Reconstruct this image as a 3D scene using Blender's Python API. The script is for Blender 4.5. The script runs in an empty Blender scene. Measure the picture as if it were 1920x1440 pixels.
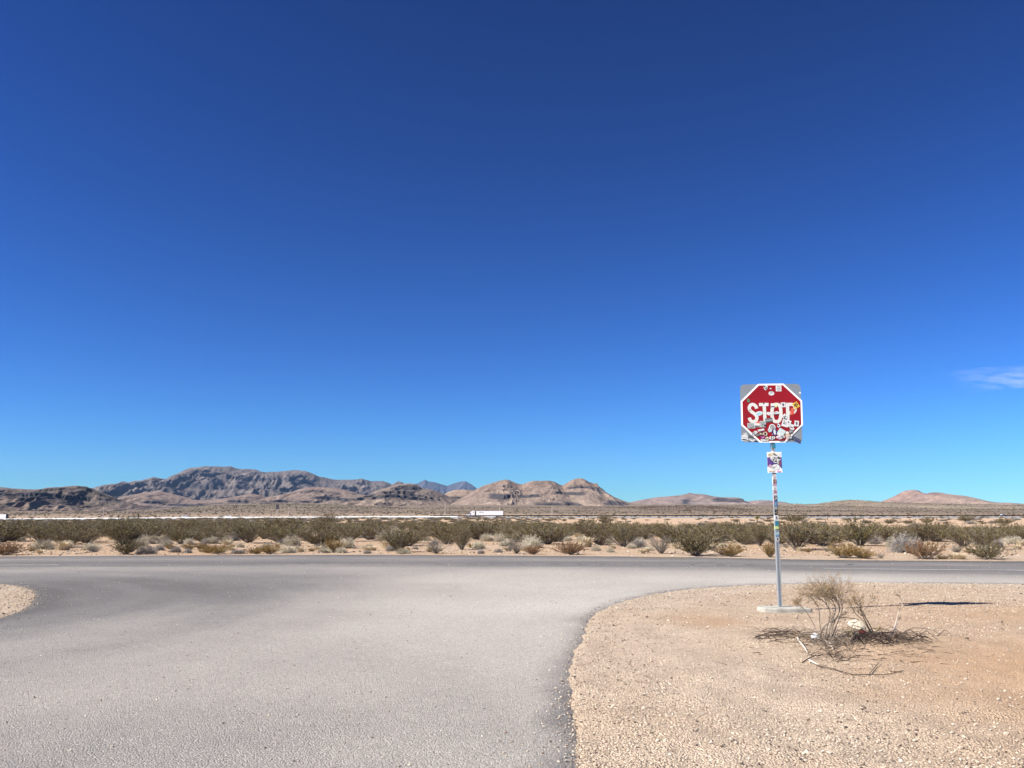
import bpy, math, random
import numpy as np
from mathutils import Vector, Matrix
random.seed(7)
rng = np.random.default_rng(7)
R = math.radians
scene = bpy.context.scene
COL = scene.collection

# ------------------------------------------------------------------ camera
F_PX, CX, CY = 1610.0, 960.0, 720.0
PITCH = R(8.6)
CAM_H = 1.45
cam_d = bpy.data.cameras.new('camera')
cam_d.sensor_width = 36.0
cam_d.lens = F_PX / 1920 * 36
cam_d.clip_start = 0.05
cam_d.clip_end = 60000
cam = bpy.data.objects.new('camera', cam_d)
COL.objects.link(cam)
cam.location = (0, 0, CAM_H)
cam.rotation_euler = (math.pi / 2 + PITCH, 0, 0)
scene.camera = cam

# ------------------------------------------------------------------ light
SUN_EL = R(42.5)
SUN_AZ = math.atan2(-3.11, -1.15)            # angle from +Y towards +X
sun_dir = Vector((math.sin(SUN_AZ) * math.cos(SUN_EL), math.cos(SUN_AZ) * math.cos(SUN_EL), math.sin(SUN_EL)))
world = bpy.data.worlds.new('World')
scene.world = world
world.use_nodes = True
wn, wl = world.node_tree.nodes, world.node_tree.links
wn.clear()
sky = wn.new('ShaderNodeTexSky')
sky.sky_type = 'NISHITA'
sky.sun_disc = False
sky.sun_elevation = SUN_EL
sky.sun_rotation = SUN_AZ
sky.altitude = 800
sky.air_density = 1.0
sky.dust_density = 0.0
sky.ozone_density = 3.0
gam = wn.new('ShaderNodeGamma'); gam.inputs['Gamma'].default_value = 1.80
hsv = wn.new('ShaderNodeHueSaturation'); hsv.inputs['Saturation'].default_value = 1.0; hsv.inputs['Value'].default_value = 1.0
bg = wn.new('ShaderNodeBackground'); bg.inputs['Strength'].default_value = 0.05
wo = wn.new('ShaderNodeOutputWorld')
wl.new(sky.outputs[0], gam.inputs['Color']); tnt = wn.new('ShaderNodeVectorMath'); tnt.operation = 'MULTIPLY'; tnt.inputs[1].default_value = (.077, .167, .272)
wl.new(gam.outputs[0], tnt.inputs[0]); wl.new(tnt.outputs[0], hsv.inputs['Color'])
wl.new(hsv.outputs[0], bg.inputs['Color']); wl.new(bg.outputs[0], wo.inputs['Surface'])

sun_l = bpy.data.lights.new('sun', 'SUN')
sun_l.energy = 5.0
sun_l.angle = R(0.53)
sun_l.color = (1.0, 0.955, 0.89)
sun = bpy.data.objects.new('sun', sun_l)
COL.objects.link(sun)
sun.rotation_euler = sun_dir.to_track_quat('Z', 'Y').to_euler()
sun.location = (-30, -10, 40)

scene.view_settings.view_transform = 'Standard'
scene.view_settings.look = 'None'
scene.view_settings.gamma = 1
scene.view_settings.use_curve_mapping = False
scene.view_settings.exposure = 1.12

# ------------------------------------------------------------------ pixel helpers (1920 x 1440 photograph)
cp, sp = math.cos(PITCH), math.sin(PITCH)
def ray(px, py):
    u, v = (px - CX) / F_PX, (CY - py) / F_PX
    return u, cp - v * sp, sp + v * cp
def on_plane(px, py, z=0.0):
    dx, dy, dz = ray(px, py)
    t = (z - CAM_H) / dz
    return dx * t, dy * t
def at_depth(px, py, Y):
    dx, dy, dz = ray(px, py)
    return dx / dy * Y, CAM_H + dz / dy * Y

# ------------------------------------------------------------------ noise (numpy)
def _perm(seed):
    r = np.random.default_rng(seed)
    p = r.permutation(256)
    a = r.random(256) * 2 * np.pi
    return np.concatenate([p, p, p]), np.cos(a), np.sin(a)
_pc = {}
def perlin(x, y, seed=0):
    if seed not in _pc: _pc[seed] = _perm(seed)
    p, gx, gy = _pc[seed]
    x = np.asarray(x, float); y = np.asarray(y, float)
    xi = np.floor(x).astype(int); yi = np.floor(y).astype(int)
    xf, yf = x - xi, y - yi
    u = xf * xf * xf * (xf * (xf * 6 - 15) + 10); v = yf * yf * yf * (yf * (yf * 6 - 15) + 10)
    def g(ix, iy, dx, dy):
        h = p[(p[ix & 255] + iy) & 255]
        return gx[h] * dx + gy[h] * dy
    a = g(xi, yi, xf, yf); b = g(xi + 1, yi, xf - 1, yf)
    c = g(xi, yi + 1, xf, yf - 1); d = g(xi + 1, yi + 1, xf - 1, yf - 1)
    return ((a + u * (b - a)) + v * ((c + u * (d - c)) - (a + u * (b - a)))) * 1.45
def fbm(x, y, o=4, seed=0, gain=0.5):
    s = 0; a = 1; t = 0
    for i in range(o):
        s = s + a * perlin(x * 2 ** i, y * 2 ** i, seed + i); t += a; a *= gain
    return s / t
def ridged(x, y, o=4, seed=0, gain=0.5):
    s = 0; a = 1; t = 0
    for i in range(o):
        s = s + a * (1 - np.abs(perlin(x * 2 ** i, y * 2 ** i, seed + i)) * 1.6); t += a; a *= gain
    return s / t
def sstep(a, b, x):
    t = np.clip((x - a) / (b - a), 0, 1)
    return t * t * (3 - 2 * t)

# ------------------------------------------------------------------ mesh helpers
def link(o, parent=None):
    COL.objects.link(o)
    if parent is not None: o.parent = parent
    return o
def tag(o, label=None, cat=None, group=None, kind=None):
    if label: o['label'] = label
    if cat: o['category'] = cat
    if group: o['group'] = group
    if kind: o['kind'] = kind
    return o
def empty(name, loc, label, cat, group=None, rz=0):
    o = bpy.data.objects.new(name, None)
    o.empty_display_size = 0.2
    COL.objects.link(o); o.location = loc; o.rotation_euler = (0, 0, rz)
    return tag(o, label, cat, group)
class MB:
    def __init__(s): s.v = []; s.f = []; s.m = []; s.n = 0
    def add(s, v, f, mi=0):
        b = s.n
        s.v.extend(v); s.f.extend([tuple(i + b for i in q) for q in f]); s.m.extend([mi] * len(f)); s.n += len(v)
    def box(s, c, d, rz=0, mi=0, rx=0, ry=0):
        M = Matrix.Rotation(rz, 3, 'Z') @ Matrix.Rotation(ry, 3, 'Y') @ Matrix.Rotation(rx, 3, 'X')
        vs = []
        for z in (-.5, .5):
            for x, y in ((-.5, -.5), (.5, -.5), (.5, .5), (-.5, .5)):
                vs.append(tuple(M @ Vector((x * d[0], y * d[1], z * d[2])) + Vector(c)))
        s.add(vs, [(3, 2, 1, 0), (4, 5, 6, 7), (0, 1, 5, 4), (1, 2, 6, 5), (2, 3, 7, 6), (3, 0, 4, 7)], mi)
    def tube(s, pts, rad, n=4, mi=0, cap=False):
        pts = [Vector(p) for p in pts]
        if not hasattr(rad, '__len__'): rad = [rad] * len(pts)
        vs = []
        for i, p in enumerate(pts):
            t = (pts[min(i + 1, len(pts) - 1)] - pts[max(i - 1, 0)])
            if t.length < 1e-9: t = Vector((0, 0, 1))
            t.normalize()
            a = t.cross(Vector((0.3, 0.2, 1)) if abs(t.z) < .9 else Vector((1, 0.1, 0))).normalized()
            b = t.cross(a)
            for k in range(n):
                w = 2 * math.pi * k / n
                vs.append(tuple(p + (a * math.cos(w) + b * math.sin(w)) * rad[i]))
        fs = []
        for i in range(len(pts) - 1):
            for k in range(n):
                fs.append((i * n + k, i * n + (k + 1) % n, (i + 1) * n + (k + 1) % n, (i + 1) * n + k))
        if cap:
            fs.append(tuple(range(n - 1, -1, -1))); fs.append(tuple(range((len(pts) - 1) * n, len(pts) * n)))
        s.add(vs, fs, mi)
    def prism(s, poly, y0, y1, mi=0):
        """poly: (x, z) outline counter-clockwise seen from -Y; extruded from y0 (front) to y1"""
        n = len(poly)
        vs = [(x, y0, z) for x, z in poly] + [(x, y1, z) for x, z in poly]
        fs = [tuple(range(n)), tuple(range(2 * n - 1, n - 1, -1))]
        fs += [(i, i + n, (i + 1) % n + n, (i + 1) % n) for i in range(n)]
        s.add(vs, fs, mi)
    def mesh(s, name, mats):
        me = bpy.data.meshes.new(name)
        me.from_pydata(s.v, [], s.f)
        for m in (mats if isinstance(mats, (list, tuple)) else [mats]): me.materials.append(m)
        if any(s.m): me.polygons.foreach_set('material_index', s.m)
        me.update()
        return me
    def build(s, name, mats, parent=None, loc=None):
        o = bpy.data.objects.new(name, s.mesh(name, mats))
        link(o, parent)
        if loc is not None: o.location = loc
        return o
def grid_mesh(name, X, Y, Z, mat, attrs=None, smooth=True, cols=None):
    """X, Y, Z: 2-D arrays (rows, cols)"""
    nr, nc = X.shape
    co = np.stack([X, Y, Z], -1).reshape(-1, 3).astype(np.float32)
    idx = np.arange(nr * nc).reshape(nr, nc)
    q = np.stack([idx[:-1, :-1], idx[:-1, 1:], idx[1:, 1:], idx[1:, :-1]], -1).reshape(-1, 4)
    me = bpy.data.meshes.new(name)
    me.vertices.add(len(co)); me.vertices.foreach_set('co', co.ravel())
    me.loops.add(q.size); me.loops.foreach_set('vertex_index', q.ravel().astype(np.int32))
    me.polygons.add(len(q)); me.polygons.foreach_set('loop_start', (np.arange(len(q)) * 4).astype(np.int32))
    me.polygons.foreach_set('use_smooth', np.full(len(q), smooth))
    me.update(calc_edges=True)
    for k, a in (attrs or {}).items():
        at = me.attributes.new(k, 'FLOAT', 'POINT'); at.data.foreach_set('value', a.ravel().astype(np.float32))
    if cols is not None:
        at = me.attributes.new('tone', 'FLOAT_COLOR', 'POINT')
        c = np.concatenate([cols.reshape(-1, 3), np.ones((nr * nc, 1))], 1)
        at.data.foreach_set('color', c.ravel().astype(np.float32))
    me.materials.append(mat)
    o = bpy.data.objects.new(name, me)
    COL.objects.link(o)
    return o

# ------------------------------------------------------------------ material helpers
class NT:
    def __init__(s, name):
        s.mat = bpy.data.materials.new(name); s.mat.use_nodes = True
        s.t = s.mat.node_tree; s.n = s.t.nodes; s.l = s.t.links
        s.b = s.n['Principled BSDF']; s.b.inputs['Specular IOR Level'].default_value = 0.25
        s.b.inputs['Roughness'].default_value = 0.85
    def node(s, typ, **kw):
        n = s.n.new(typ)
        for k, v in kw.items():
            if k in n.inputs: s.put(n.inputs[k], v)
            else: setattr(n, k, v)
        return n
    def put(s, inp, v):
        if isinstance(v, bpy.types.NodeSocket): s.l.new(v, inp)
        else: inp.default_value = v
    def coord(s):
        return s.node('ShaderNodeTexCoord').outputs['Object']
    def pos(s): return s.node('ShaderNodeNewGeometry').outputs['Position']
    def noise(s, vec, scale, detail=4, rough=.55, dim='3D'):
        n = s.node('ShaderNodeTexNoise'); n.noise_dimensions = dim
        s.l.new(vec, n.inputs['Vector']); n.inputs['Scale'].default_value = scale
        n.inputs['Detail'].default_value = detail; n.inputs['Roughness'].default_value = rough
        return n.outputs['Fac']
    def ramp(s, fac, stops):
        n = s.node('ShaderNodeValToRGB'); s.l.new(fac, n.inputs['Fac'])
        e = n.color_ramp.elements
        while len(e) < len(stops): e.new(0.5)
        for el, (p, c) in zip(e, stops):
            el.position = p
            el.color = (c, c, c, 1) if not hasattr(c, '__len__') else (*c[:3], 1)
        return n.outputs['Color']
    def math(s, op, a, b=0.0, clamp=False):
        n = s.node('ShaderNodeMath'); n.operation = op; n.use_clamp = clamp
        s.put(n.inputs[0], a); s.put(n.inputs[1], b)
        return n.outputs[0]
    def mix(s, fac, a, b, blend='MIX'):
        n = s.node('ShaderNodeMix'); n.data_type = 'RGBA'; n.blend_type = blend
        s.put(n.inputs['Factor'], fac)
        for i, v in ((6, a), (7, b)):
            if isinstance(v, bpy.types.NodeSocket): s.l.new(v, n.inputs[i])
            else: n.inputs[i].default_value = (*v[:3], 1)
        return n.outputs[2]
    def bump(s, h, strength=.3, dist=.02, normal=None):
        n = s.node('ShaderNodeBump'); n.inputs['Strength'].default_value = strength; n.inputs['Distance'].default_value = dist
        s.l.new(h, n.inputs['Height'])
        if normal: s.l.new(normal, n.inputs['Normal'])
        return n.outputs[0]
    def out(s, col=None, rough=None, normal=None):
        if col is not None: s.put(s.b.inputs['Base Color'], col if isinstance(col, bpy.types.NodeSocket) else (*col[:3], 1))
        if rough is not None: s.put(s.b.inputs['Roughness'], rough)
        if normal is not None: s.l.new(normal, s.b.inputs['Normal'])
        return s.mat
def simple(name, col, rough=.6, metal=0, var=.12, scale=30, spec=.3):
    t = NT(name)
    n = t.noise(t.coord(), scale, 4)
    f = t.ramp(n, [(.3, 1 - var), (.7, 1 + var)])
    t.b.inputs['Metallic'].default_value = metal; t.b.inputs['Specular IOR Level'].default_value = spec
    return t.out(t.mix(1.0, f, col, 'MULTIPLY'), rough)

# ground
def ground_mat():
    t = NT('sand_and_gravel')
    P = t.pos()
    big = t.noise(P, .22, 4)
    mid = t.noise(P, 1.6, 5, .6)
    fine = t.noise(P, 38, 4, .65)
    sandy = t.node('ShaderNodeAttribute', attribute_name='sandy').outputs['Fac']
    far = t.node('ShaderNodeAttribute', attribute_name='far').outputs['Fac']
    gravel = t.mix(t.ramp(mid, [(.3, 0), (.7, 1)]), (.38, .296, .215), (.49, .388, .288))
    sand = t.mix(t.ramp(mid, [(.25, 0), (.75, 1)]), (.36, .225, .125), (.45, .295, .175))
    f = t.math('ADD', sandy, t.math('MULTIPLY', t.math('SUBTRACT', big, .5), 1.3), True)
    col = t.mix(f, gravel, sand)
    # grain: pale and dark grit, the dark also painting little shadows
    v = t.node('ShaderNodeTexVoronoi'); t.l.new(P, v.inputs['Vector']); v.inputs['Scale'].default_value = 70
    grit = t.ramp(v.outputs['Color'], [(.0, .40), (.22, .82), (.7, 1.08), (1, 1.6)])
    gf = t.math('SUBTRACT', .85, t.math('MULTIPLY', f, .45))
    col = t.mix(gf, col, t.mix(1.0, grit, col, 'MULTIPLY'))
    col = t.mix(1.0, t.ramp(fine, [(.3, .8), (.7, 1.2)]), col, 'MULTIPLY')
    # far plain: pinkish tan, patchy
    fp = t.noise(P, .012, 6, .6)
    fc = t.ramp(fp, [(.3, (.095, .068, .05)), (.5, (.15, .112, .075)), (.7, (.215, .16, .11))])
    col = t.mix(far, col, fc)
    h = t.math('ADD', t.math('MULTIPLY', fine, .6), t.math('MULTIPLY', v.outputs['Distance'], -.9))
    nrm = t.bump(h, .95, .02)
    nrm = t.bump(mid, .5, .04, nrm)
    return t.out(col, .95, nrm)
def asphalt_mat():
    t = NT('worn_asphalt')
    P = t.pos()
    dust = t.node('ShaderNodeAttribute', attribute_name='dust').outputs['Fac']
    big = t.noise(P, .35, 5, .6)
    mid = t.noise(P, 3.5, 4)
    fine = t.noise(P, 130, 3, .7)
    v = t.node('ShaderNodeTexVoronoi'); t.l.new(P, v.inputs['Vector']); v.inputs['Scale'].default_value = 82
    d = t.math('ADD', dust, t.math('MULTIPLY', t.math('SUBTRACT', big, .5), .35), True)
    d = t.math('ADD', d, t.math('MULTIPLY', t.math('SUBTRACT', mid, .5), .12), True)
    col = t.ramp(d, [(0, (.10, .093, .088)), (.35, (.165, .153, .145)), (.7, (.305, .28, .248)), (1, (.405, .373, .328))])
    grit = t.ramp(v.outputs['Color'], [(.0, .5), (.3, .9), (.7, 1.06), (1, 1.6)])
    col = t.mix(.95, col, t.mix(1.0, grit, col, 'MULTIPLY'))
    col = t.mix(1.0, t.ramp(fine, [(.3, .8), (.7, 1.2)]), col, 'MULTIPLY')
    # scattered tar-black flecks
    v2 = t.node('ShaderNodeTexVoronoi'); t.l.new(P, v2.inputs['Vector']); v2.inputs['Scale'].default_value = 4.2
    spot = t.ramp(v2.outputs['Distance'], [(.045, .25), (.07, 1)])
    col = t.mix(1.0, spot, col, 'MULTIPLY')
    h = t.math('ADD', t.math('MULTIPLY', fine, .5), t.math('MULTIPLY', v.outputs['Distance'], -.8))
    return t.out(col, .92, t.bump(h, .9, .012))
M_GROUND = ground_mat(); M_ASPHALT = asphalt_mat()

# ------------------------------------------------------------------ road outline (pixels -> plane)
far_edge_px = [(-900, 1049), (-400, 1045.5), (0, 1043), (480, 1040.3), (700, 1040), (960, 1041.5), (1150, 1043), (1300, 1044.5), (1450, 1048), (1600, 1050), (1750, 1051.2), (1920, 1052), (2300, 1054), (2900, 1058)]
near_r_px = [(3200, 1112), (2400, 1101), (1920, 1095), (1750, 1093), (1600, 1092), (1460, 1095), (1380, 1098), (1300, 1103), (1230, 1112), (1180, 1123), (1145, 1134), (1118, 1147), (1100, 1165), (1095, 1185), (1083, 1210), (1070, 1235), (1065, 1260), (1066, 1290), (1073, 1330), (1080, 1370), (1078, 1400), (1085, 1440), (1095, 1500), (1110, 1600)]
near_l_px = [(-700, 1400), (-300, 1235), (-120, 1190), (0, 1157), (40, 1145), (60, 1130), (70, 1116), (62, 1105), (40, 1098), (0, 1093), (-200, 1086), (-900, 1078)]
far_w = [on_plane(*p) for p in far_edge_px]
nr_w = [on_plane(*p) for p in near_r_px]
nl_w = [on_plane(*p) for p in near_l_px]
def ext(a, b, d):
    v = np.array(b) - np.array(a); v = v / np.linalg.norm(v)
    return tuple(np.array(b) + v * d)
poly = [ext(far_w[1], far_w[0], 260)] + far_w + [ext(far_w[-2], far_w[-1], 260), ext(nr_w[1], nr_w[0], 260)] + nr_w + [(nr_w[-1][0] + .3, -12), (-9.5, -12), (-8.6, 2)] + nl_w + [ext(nl_w[-2], nl_w[-1], 260)]
poly = np.array(poly)
def signed_dist(x, y):
    """positive inside the pavement"""
    sh = x.shape; x = x.ravel(); y = y.ravel()
    best = np.full(x.size, 1e9); ins = np.zeros(x.size, bool)
    n = len(poly)
    for i in range(n):
        a, b = poly[i], poly[(i + 1) % n]
        d = b - a
        t = np.clip(((x - a[0]) * d[0] + (y - a[1]) * d[1]) / (d @ d + 1e-12), 0, 1)
        best = np.minimum(best, (x - a[0] - t * d[0]) ** 2 + (y - a[1] - t * d[1]) ** 2)
        c = (a[1] > y) != (b[1] > y)
        with np.errstate(divide='ignore', invalid='ignore'):
            xx = (b[0] - a[0]) * (y - a[1]) / (b[1] - a[1] if b[1] != a[1] else 1e-9) + a[0]
        ins ^= c & (x < xx)
    r = np.sqrt(best); r[~ins] *= -1
    return r.reshape(sh)

# ------------------------------------------------------------------ terrain height
FWY_Y0, FWY_Y1 = 498.0, 531.0
def fwy_z(x):
    return np.interp(x, [-900, -310, -155, -60, 60, 300, 900], [-5.0, -1.95, -.85, -.45, -.25, -.2, .4])
def height(x, y, sd=None, near=True):
    x = np.asarray(x, float); y = np.asarray(y, float)
    z = np.interp(y, [-1e4, 31, 45, 70, 100, 150, 210, 300, 420, 490, 540, 700, 2500, 20000], [0, 0, -.1, -.3, -.5, -.95, -1.45, -1.4, -.9, -.55, -.8, -.6, 26, 60])
    side = np.interp(x / np.maximum(y, 60), [-.7, -.35, -.1, .15, .7], [-1.6, -.5, -.1, 0, 0])
    z = z + side * sstep(120, 450, y) * (1 - sstep(900, 2500, y))
    z = z + (fwy_z(x) - .35 - .95 * sstep(-100, 40, x) * sstep(512, 498, y) - z) * sstep(455, 493, y) * (1 - sstep(533, 620, y))
    amp = sstep(32, 42, y)
    z = z + amp * (.10 * perlin(x * .11, y * .11, 3) + .05 * perlin(x * .4, y * .4, 4)) * (1 - .0 * y)
    z = z + sstep(600, 1400, y) * (6 * fbm(x / 420, y / 420, 3, 5) + 2)
    lowleft = sstep(.12, -.05, (x / np.maximum(y, 1)) + .42)
    z = z - lowleft * sstep(700, 2400, y) * 16
    if near:
        if sd is None: sd = signed_dist(x, y)
        out = sstep(.0, -.9, sd)
        rough = .035 * perlin(x * 1.3, y * 1.3, 11) + .016 * perlin(x * 4.1, y * 4.1, 12) + .009 * perlin(x * 11, y * 11, 13)
        z = z + (1 - amp) * out * (rough * np.interp(y, [4, 9, 12, 30], [1, .7, .22, .15]) + .012)
        # heaped berm of the corner and the little mound under the dead shrub
        z = z + .07 * np.exp(-(((x - 3.9) / 1.3) ** 2 + ((y - 10.1) / .8) ** 2))
        z = z + .02 * perlin(x * 3.2, y * 3.2, 14) * sstep(.1, -.1, sd) * np.interp(y, [4, 9, 12, 30], [1, .6, .15, .1])
        z = np.where(sd > -.2, z - .085 * sstep(-.10, .22, sd + .05 * perlin(x * 4.5, y * 4.5, 15) + .03 * perlin(x * 2, y * 2, 16)), z)
    return z
_hc = {}
def hz(x, y):
    return float(height(np.array([x]), np.array([y]))[0])
def on_ground(px, py):
    z = 0.0
    for _ in range(12):
        x, y = on_plane(px, py, z)
        if y > 1500 or y < 0: break
        z = hz(x, y)
    return x, y, z

def spaced(lo, hi, c0, c1, step, grow):
    a = list(np.arange(c0, c1, step))
    s = step; v = a[-1]
    while v < hi: s *= grow; v += s; a.append(min(v, hi))
    s = step; v = a[0]; b = []
    while v > lo: s *= grow; v -= s; b.append(max(v, lo))
    return np.array(sorted(set(b + a)))
xs = spaced(-10800, 10800, -9, 12, .085, 1.055)
ys = spaced(-150, 16000, 4, 33, .085, 1.045)
X, Y = np.meshgrid(xs, ys)
near_m = (Y < 60) & (np.abs(X) < 400)
SD = np.full(X.shape, -50.0)
SD[near_m] = signed_dist(X[near_m], Y[near_m])
Z = height(X, Y, SD)
sandy = .25 + .0 * X
def blob(x, y, cx, cy, rx, ry): return np.exp(-(((x - cx) / rx) ** 2 + ((y - cy) / ry) ** 2))
sandy = sandy + .9 * blob(X, Y, 6.2, 8.3, 2.6, 1.6) + .42 * blob(X, Y, 4.6, 6.6, 1.9, 1.4) + .5 * blob(X, Y, 2.6, 12.0, .7, .8) + .6 * blob(X, Y, 8.5, 12.5, 3, 1.3) - .5 * blob(X, Y, 1.6, 7, 1.2, 4) - .4 * sstep(-1.6, -.2, SD) * (Y < 19)
sandy = np.clip(np.where(Y > 31, .62 + .3 * fbm(X * .05, Y * .05, 3, 21), sandy), 0, 1)
farm = sstep(560, 900, Y)
ground = grid_mesh('ground', X, Y, Z, M_GROUND, {'sandy': sandy, 'far': farm})
tag(ground, 'pale tan desert sand and gravel', kind='structure')

# pavement
xs2 = spaced(-290, 290, -9.5, 12, .1, 1.05)
ys2 = spaced(-10, 36, 4, 33, .09, 1.03)
X2, Y2 = np.meshgrid(xs2, ys2)
S2 = signed_dist(X2, Y2)
rag = .05 * perlin(X2 * 2.2, Y2 * 2.2, 31) + .03 * perlin(X2 * 6, Y2 * 6, 32)
Z2 = np.where(S2 > .03, 0.0, -.16 * sstep(.06, -.30, S2 + rag))
Z2 = Z2 + .004 * perlin(X2 * .6, Y2 * .6, 33)
dust = .62 + .12 * fbm(X2 * .25, Y2 * .25, 3, 34)
dust += .32 * blob(X2, Y2, .3, 15, 4.8, 7.5)
dust += .22 * blob(X2, Y2, 7, 19.5, 8, 2.2)
dust -= .52 * blob(X2, Y2, -7.5, 15.2, 4.5, 4.6)
dust -= .25 * blob(X2, Y2, -9.5, 20, 9, 3.2)
dust -= .10 * blob(X2, Y2, -3.0, 6.0, 2.0, 3)
# tyre polished arcs turning left, concentric about the left corner
rr = np.hypot(X2 + 13.5, Y2 - 13.0); aa = np.arctan2(Y2 - 13, X2 + 13.5)
dust += .32 * fbm(rr * .9, aa * 1.3, 3, 36) * sstep(14, 5, rr)
rr = np.hypot(X2 - 9, Y2 - 11.0); aa = np.arctan2(Y2 - 11, X2 - 9)
dust += .10 * fbm(rr * .9, aa * 1.3, 3, 37) * sstep(14, 7, rr)
lane = far_y = np.interp(X2, [p[0] for p in sorted(far_w)], [p[1] for p in sorted(far_w)])
fromfar = far_y - Y2
dust -= .40 * sstep(8.3, 5.0, fromfar) * (.9 + .5 * fbm(X2 * .03, Y2 * .7, 3, 38))
dust += .15 * np.exp(-((fromfar - 2.6) / .8) ** 2)
dust -= .30 * np.exp(-((fromfar - .1) / .7) ** 2)
dust -= .30 * sstep(.30, .0, S2 - .25 * np.abs(perlin(X2 * .9, Y2 * .9, 39))) * (Y2 < 24) * (.75 + .6 * perlin(X2 * 1.5, Y2 * 1.5, 40))
pav = grid_mesh('road', X2, Y2, Z2, M_ASPHALT, {'dust': np.clip(dust, 0, 1)})
tag(pav, 'worn light grey asphalt of the side road joining the crossing road', kind='structure')

# painted lines and cracks on the pavement
M_WHITE_LINE = simple('faded_white_paint', (.50, .49, .46), .8, var=.25, scale=6)
M_YEL_LINE = simple('faded_yellow_paint', (.36, .25, .10), .8, var=.2, scale=5)
M_CRACK = simple('crack_filler', (.045, .043, .043), .7)
def strip(pxs, w, z, wob=.0, seed=1, w_noise=0):
    pts = np.array([on_plane(*p) for p in pxs])
    seg = np.concatenate([[0], np.cumsum(np.hypot(*np.diff(pts, axis=0).T))])
    n = max(2, int(seg[-1] / .25))
    s = np.linspace(0, seg[-1], n)
    x = np.interp(s, seg, pts[:, 0]); y = np.interp(s, seg, pts[:, 1])
    y = y + wob * perlin(s * .5, s * 0 + 3.3, seed) + wob * .5 * perlin(s * 2.2, s * 0 + 7.3, seed)
    ww = w * (1 + w_noise * perlin(s * .9, s * 0 + 9.1, seed + 1))
    ww = np.maximum(ww, 0.004)
    vs = []; 
    for i in range(n): vs += [(x[i], y[i] - ww[i] / 2, z), (x[i], y[i] + ww[i] / 2, z)]
    return vs, [(2 * i, 2 * i + 2, 2 * i + 3, 2 * i + 1) for i in range(n - 1)]
def line_obj(name, strips, mat, label):
    m = MB()
    for s in strips: m.add(*s)
    o = m.build(name, mat); tag(o, label, kind='structure'); return o
line_obj('edge_line', [strip([(1545, 1066.3), (1700, 1068.3), (1920, 1070), (2600, 1075)], .085, .012, .01, 2, .5)], M_WHITE_LINE, 'faded white edge line on the right of the crossing road')
line_obj('edge_line', [strip([(-900, 1066), (0, 1060.2), (110, 1060.0)], .085, .012, .01, 3, .5)], M_WHITE_LINE, 'faded white edge line on the left of the crossing road')
line_obj('centre_line', [strip([(1195, 1045.6), (1290, 1046.9)], .16, .012, .0, 4, .4)], M_YEL_LINE, 'faded yellow centre line of the crossing road')
cr = [strip([(0, 1060.9), (120, 1060.9), (300, 1060), (480, 1057.5)], .035, .011, .05, 5, .9)]
for i in range(17):
    a = 560 + i * 52 + random.uniform(-8, 8)
    cr.append(strip([(a, 1057.6 + random.uniform(-.6, .6) + i * .1), (a + random.uniform(6, 20), 1057.6 + i * .1)], .08, .011, .04, 6 + i, .9))
for i in range(9):
    a = 270 + i * 31
    cr.append(strip([(a, 1061.5 - i * .3), (a + 22, 1060.6 - i * .3)], .03, .011, .05, 16 + i, .9))
cr.append(strip([(1588, 1058.5), (1602, 1058.8)], .2, .011, .05, 46, .9))
line_obj('road_crack', cr, M_CRACK, 'dark cracks running along the joint of the crossing road')

# ------------------------------------------------------------------ hills
def rock_mat(name, speck=0.0, speck_scale=.12, nscale=.02, bump=6.0, contrast=.25):
    t = NT(name)
    P = t.pos()
    base = t.node('ShaderNodeAttribute', attribute_name='tone').outputs['Color']
    n1 = t.noise(P, nscale, 8, .68); n2 = t.noise(P, nscale * 6, 5, .65)
    col = t.mix(1.0, t.ramp(n1, [(.3, 1 - contrast), (.7, 1 + contrast)]), base, 'MULTIPLY')
    col = t.mix(1.0, t.ramp(n2, [(.3, 1 - contrast), (.7, 1 + contrast)]), col, 'MULTIPLY')
    if speck > 0:
        v = t.node('ShaderNodeTexVoronoi'); t.l.new(P, v.inputs['Vector']); v.inputs['Scale'].default_value = speck_scale
        s = t.ramp(v.outputs['Distance'], [(.18, 0), (.32, 1)])
        col = t.mix(t.math('MULTIPLY', t.math('SUBTRACT', 1.0, s), speck), col, (.085, .075, .045))
    h = t.math('ADD', n1, t.math('MULTIPLY', n2, .35))
    return t.out(col, .97, t.bump(h, .8, bump))
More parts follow.
